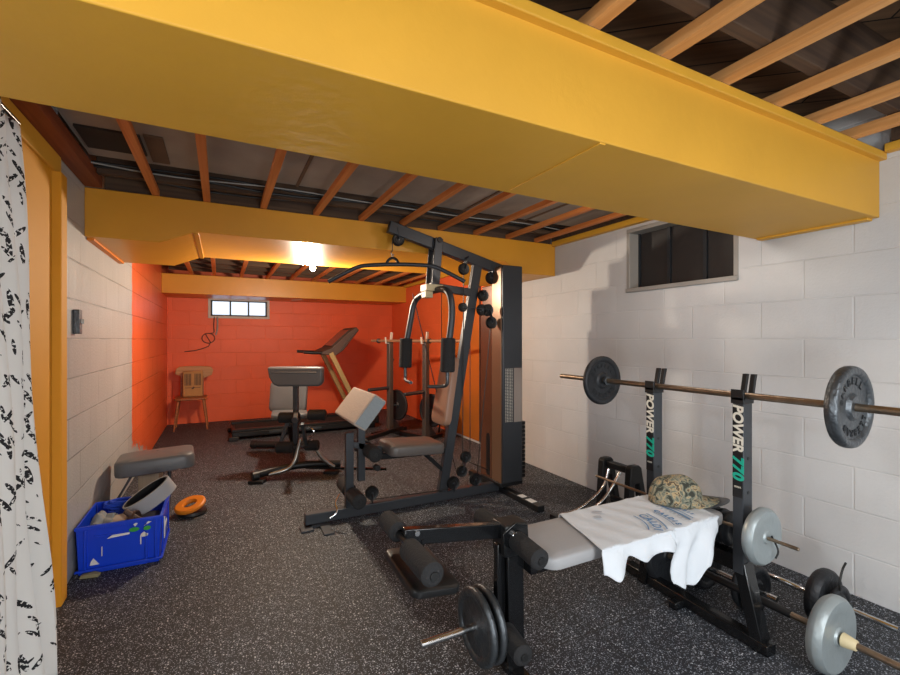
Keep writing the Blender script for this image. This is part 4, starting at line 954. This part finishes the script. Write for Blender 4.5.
LM().tube([(.07, -.02, .335), (.05, -.03, .25), (.03, -.06, .13), (-.02, -.12, .075), (-.16, -.18, .055)], .018, 12, 2).build('bent_leg', 'tube_steel', t_)
LM().tube([(.16, -.02, .32), (.20, -.01, .25), (.25, 0, .16), (.31, .02, .10), (.36, .04, .06)], .018, 12, 2).build('bent_leg', 'tube_steel', t_)
LM().tube([(-.25, -.24, .065), (-.12, -.12, .08), (.08, -.02, .10), (.32, .06, .085), (.40, .10, .075)], .033, 14, 2).build('front_foot', 'satin', t_)
LM().cyl((-.275, -.265, .06), (-.23, -.23, .06), .043, 18).build('foot_cap', 'plastic', t_)
LM().box(-.30, -.17, -.29, -.19, 0, .03).build('rubber_foot', 'plastic', t_, bevel=.006); LM().box(.27, .40, .0, .09, 0, .028).build('rubber_foot', 'plastic', t_, bevel=.006)
LM().bar((.10, .03, .055), (.86, -.02, .055), .02, .02).build('floor_rod', 'black', t_)

# ================================================================== TREADMILL
t_ = thing('treadmill', (1.0, 6.45, 0), 'treadmill with tan posts and tilted console standing against the orange back wall', 'treadmill')
MB().box(.12, 1.95, 6.14, 6.82, .035, .10).build('deck', 'satin', t_, bevel=.01)
MB().box(.16, 1.70, 6.24, 6.72, .10, .108).build('running_belt', 'foam', t_)
for y in (6.14, 6.74): MB().box(.12, 1.80, y, y+.08, .10, .132).build('side_rail', 'plastic', t_, bevel=.006)
MB().box(.55, 1.2, 6.136, 6.14, .06, .085).build('side_stripe', 'iron', t_)
MB().prism([(1.62, 6.18, .10), (2.02, 6.18, .05), (2.02, 6.18, .16), (1.90, 6.18, .24), (1.70, 6.18, .24)], (0, .60, 0)).build('motor_cover', 'plastic', t_, bevel=.015)
for y in (6.17, 6.79): MB().bar((1.80, y, .10), (1.33, y, 1.07), .05, .065, (1, 0, 0)).build('console_post', 'tan_metal', t_, bevel=.008)
MB().prism([(1.20, 6.15, 1.045), (1.40, 6.15, 1.03), (1.50, 6.15, 1.10), (1.72, 6.15, 1.38), (1.68, 6.15, 1.425), (1.58, 6.15, 1.36), (1.33, 6.15, 1.13), (1.22, 6.15, 1.09)], (0, .66, 0)).build('console', 'leather', t_, bevel=.012)
MB().prism([(1.36, 6.22, 1.158), (1.60, 6.22, 1.378), (1.594, 6.22, 1.386), (1.35, 6.22, 1.166)], (0, .5, 0)).build('console_screen', 'screen', t_)
MB().bar((1.45, 6.147, 1.10), (1.68, 6.147, 1.37), .004, .018, (0, 1, 0)).build('console_edge', 'iron', t_)
for y in (6.18, 6.78): MB().tube([(1.25, y, 1.07), (1.12, y, 1.07), (.98, y, 1.08)], .026, 12, 1, .8).build('handrail', 'satin', t_)
MB().box(.08, .20, 6.10, 6.20, 0, .05).box(.08, .20, 6.76, 6.86, 0, .05).box(1.8, 1.95, 6.16, 6.80, 0, .036).build('rubber_foot', 'plastic', t_, bevel=.008)

# ================================================================== FAR SQUAT RACK
A, B = V((2.02, 5.72, 0)), V((2.26, 5.08, 0)); dr = (B-A).normalized(); nr = V((dr.y, -dr.x, 0))*-1
nr = V((-abs(dr.y), -dr.x, 0)).normalized()
t_ = thing('barbell_rack', ((A+B)/2), 'tall bench rack with drilled uprights and spotter arms by the orange right wall', 'barbell rack')
for P_ in (A, B):
    MB().bar(P_, P_+V((0, 0, 1.24)), .065, .065, nr).build('upright', 'rack_metal', t_, bevel=.004)
    h = MB()
    for k in range(8): z = .62+k*.07; h.cyl(P_+nr*.0325+V((0, 0, z)), P_+nr*.0345+V((0, 0, z)), .010, 10)
    h.build('drilled_row', 'iron', t_)
    MB().prism([P_+V((.03, 0, 0))+nr*-.0, P_+nr*-.22, P_+V((0, 0, .26))], dr*.01).build('gusset', 'metal', t_)
    c = MB().bar(P_+V((0, 0, 1.20))+nr*.02, P_+V((0, 0, 1.20))+nr*.07, .03, .01).bar(P_+V((0, 0, 1.20))+nr*.07, P_+V((0, 0, 1.28))+nr*.08, .03, .01).bar(P_+V((0, 0, 1.22))-nr*.015, P_+V((0, 0, 1.345))-nr*.03, .035, .012, dr)
    c.build('bar_catch', 'letters', t_)
    MB().cyl(P_+V((0, 0, .605))-nr*.02, P_+V((0, 0, .60))+nr*.36, .022, 14).build('spotter_arm', 'metal', t_)
    MB().cyl(P_-nr*.02+V((0, 0, .98)), P_-nr*.055+V((0, 0, .98)), .022, 14).build('adjusting_knob', 'plastic', t_)
    MB().cyl(P_+V((0, 0, .36)), P_-nr*.22+V((0, 0, .36)), .014, 12).build('plate_peg', 'chrome', t_)
MB().bar(A+V((0, 0, .03)), B+V((0, 0, .03)), .05, .05).bar(A+nr*-.28+V((0, 0, .025)), A+nr*.30+V((0, 0, .025)), .05, .05).bar(B+nr*-.28+V((0, 0, .025)), B+nr*.40+V((0, 0, .025)), .05, .05).build('base_frame', 'satin', t_, bevel=.004)
MB().bar((A+B)/2+V((0, 0, .10))-dr*.1, (A+B)/2+V((-.80, -.45, .10)), .05, .05).bar((A+B)/2+V((-.78, -.44, .10)), (A+B)/2+V((-.78, -.44, 0)), .05, .05).build('bench_rail', 'satin', t_, bevel=.004)
bz = 1.232; off = nr*.052
t_ = thing('barbell', (A+B)/2+V((0, 0, bz)), 'orange-lit steel barbell lying across the far rack by the orange wall', 'barbell')
p0, p1 = A-dr*.33+off, B+dr*.75+off
MB().cyl(p0+V((0, 0, bz)), p1+V((0, 0, bz)), .018, 16).build('bar_shaft', 'rackbar', t_)  # steel tinted with the orange light falling on it
for q in (.16, ): MB().cyl(A-dr*(q+.03)+off+V((0, 0, bz)), A-dr*q+off+V((0, 0, bz)), .032, 16).build('collar', 'iron', t_)
MB().cyl(B+dr*.10+off+V((0, 0, bz)), B+dr*.13+off+V((0, 0, bz)), .032, 16).build('collar', 'iron', t_)
plate('weight_plate', A-nr*.12+V((0, 0, .36)), nr, .21, .035, 'dark_iron', 'large dark plate on the low peg of the far rack, upright farther from the camera', bore=.0145)
plate('weight_plate', B-nr*.10+V((0, 0, .36)), nr, .21, .035, 'dark_iron', 'large dark plate on the low peg of the far rack, behind the gym back pad', bore=.0145)
plate('weight_plate', B-nr*.16+V((0, 0, .36)), nr, .16, .03, 'iron', 'smaller grey plate outside the large one on the far rack, nearer upright', bore=.0145)
# gold mirror on the right wall
o = MB().box(XR-.012, XR-.001, 4.60, 5.62, .03, 1.90).build('wall_mirror', 'mirror', bevel=.002); tag(o, 'tall gold-tinted wavy mirror fixed to the right wall behind the home gym', 'mirror')
k = MB().box(XR-.016, XR-.001, 4.585, 4.60, .03, 1.90).box(XR-.016, XR-.001, 5.62, 5.635, .03, 1.9).build('mirror_edge', 'leather', o)
o = MB().cyl((2.62, 5.45, 0), (2.68, 5.30, 1.15), .012, 10).build('leaning_pole', 'satin'); tag(o, 'thin dark pole leaning on the right wall behind the far rack', 'pole')
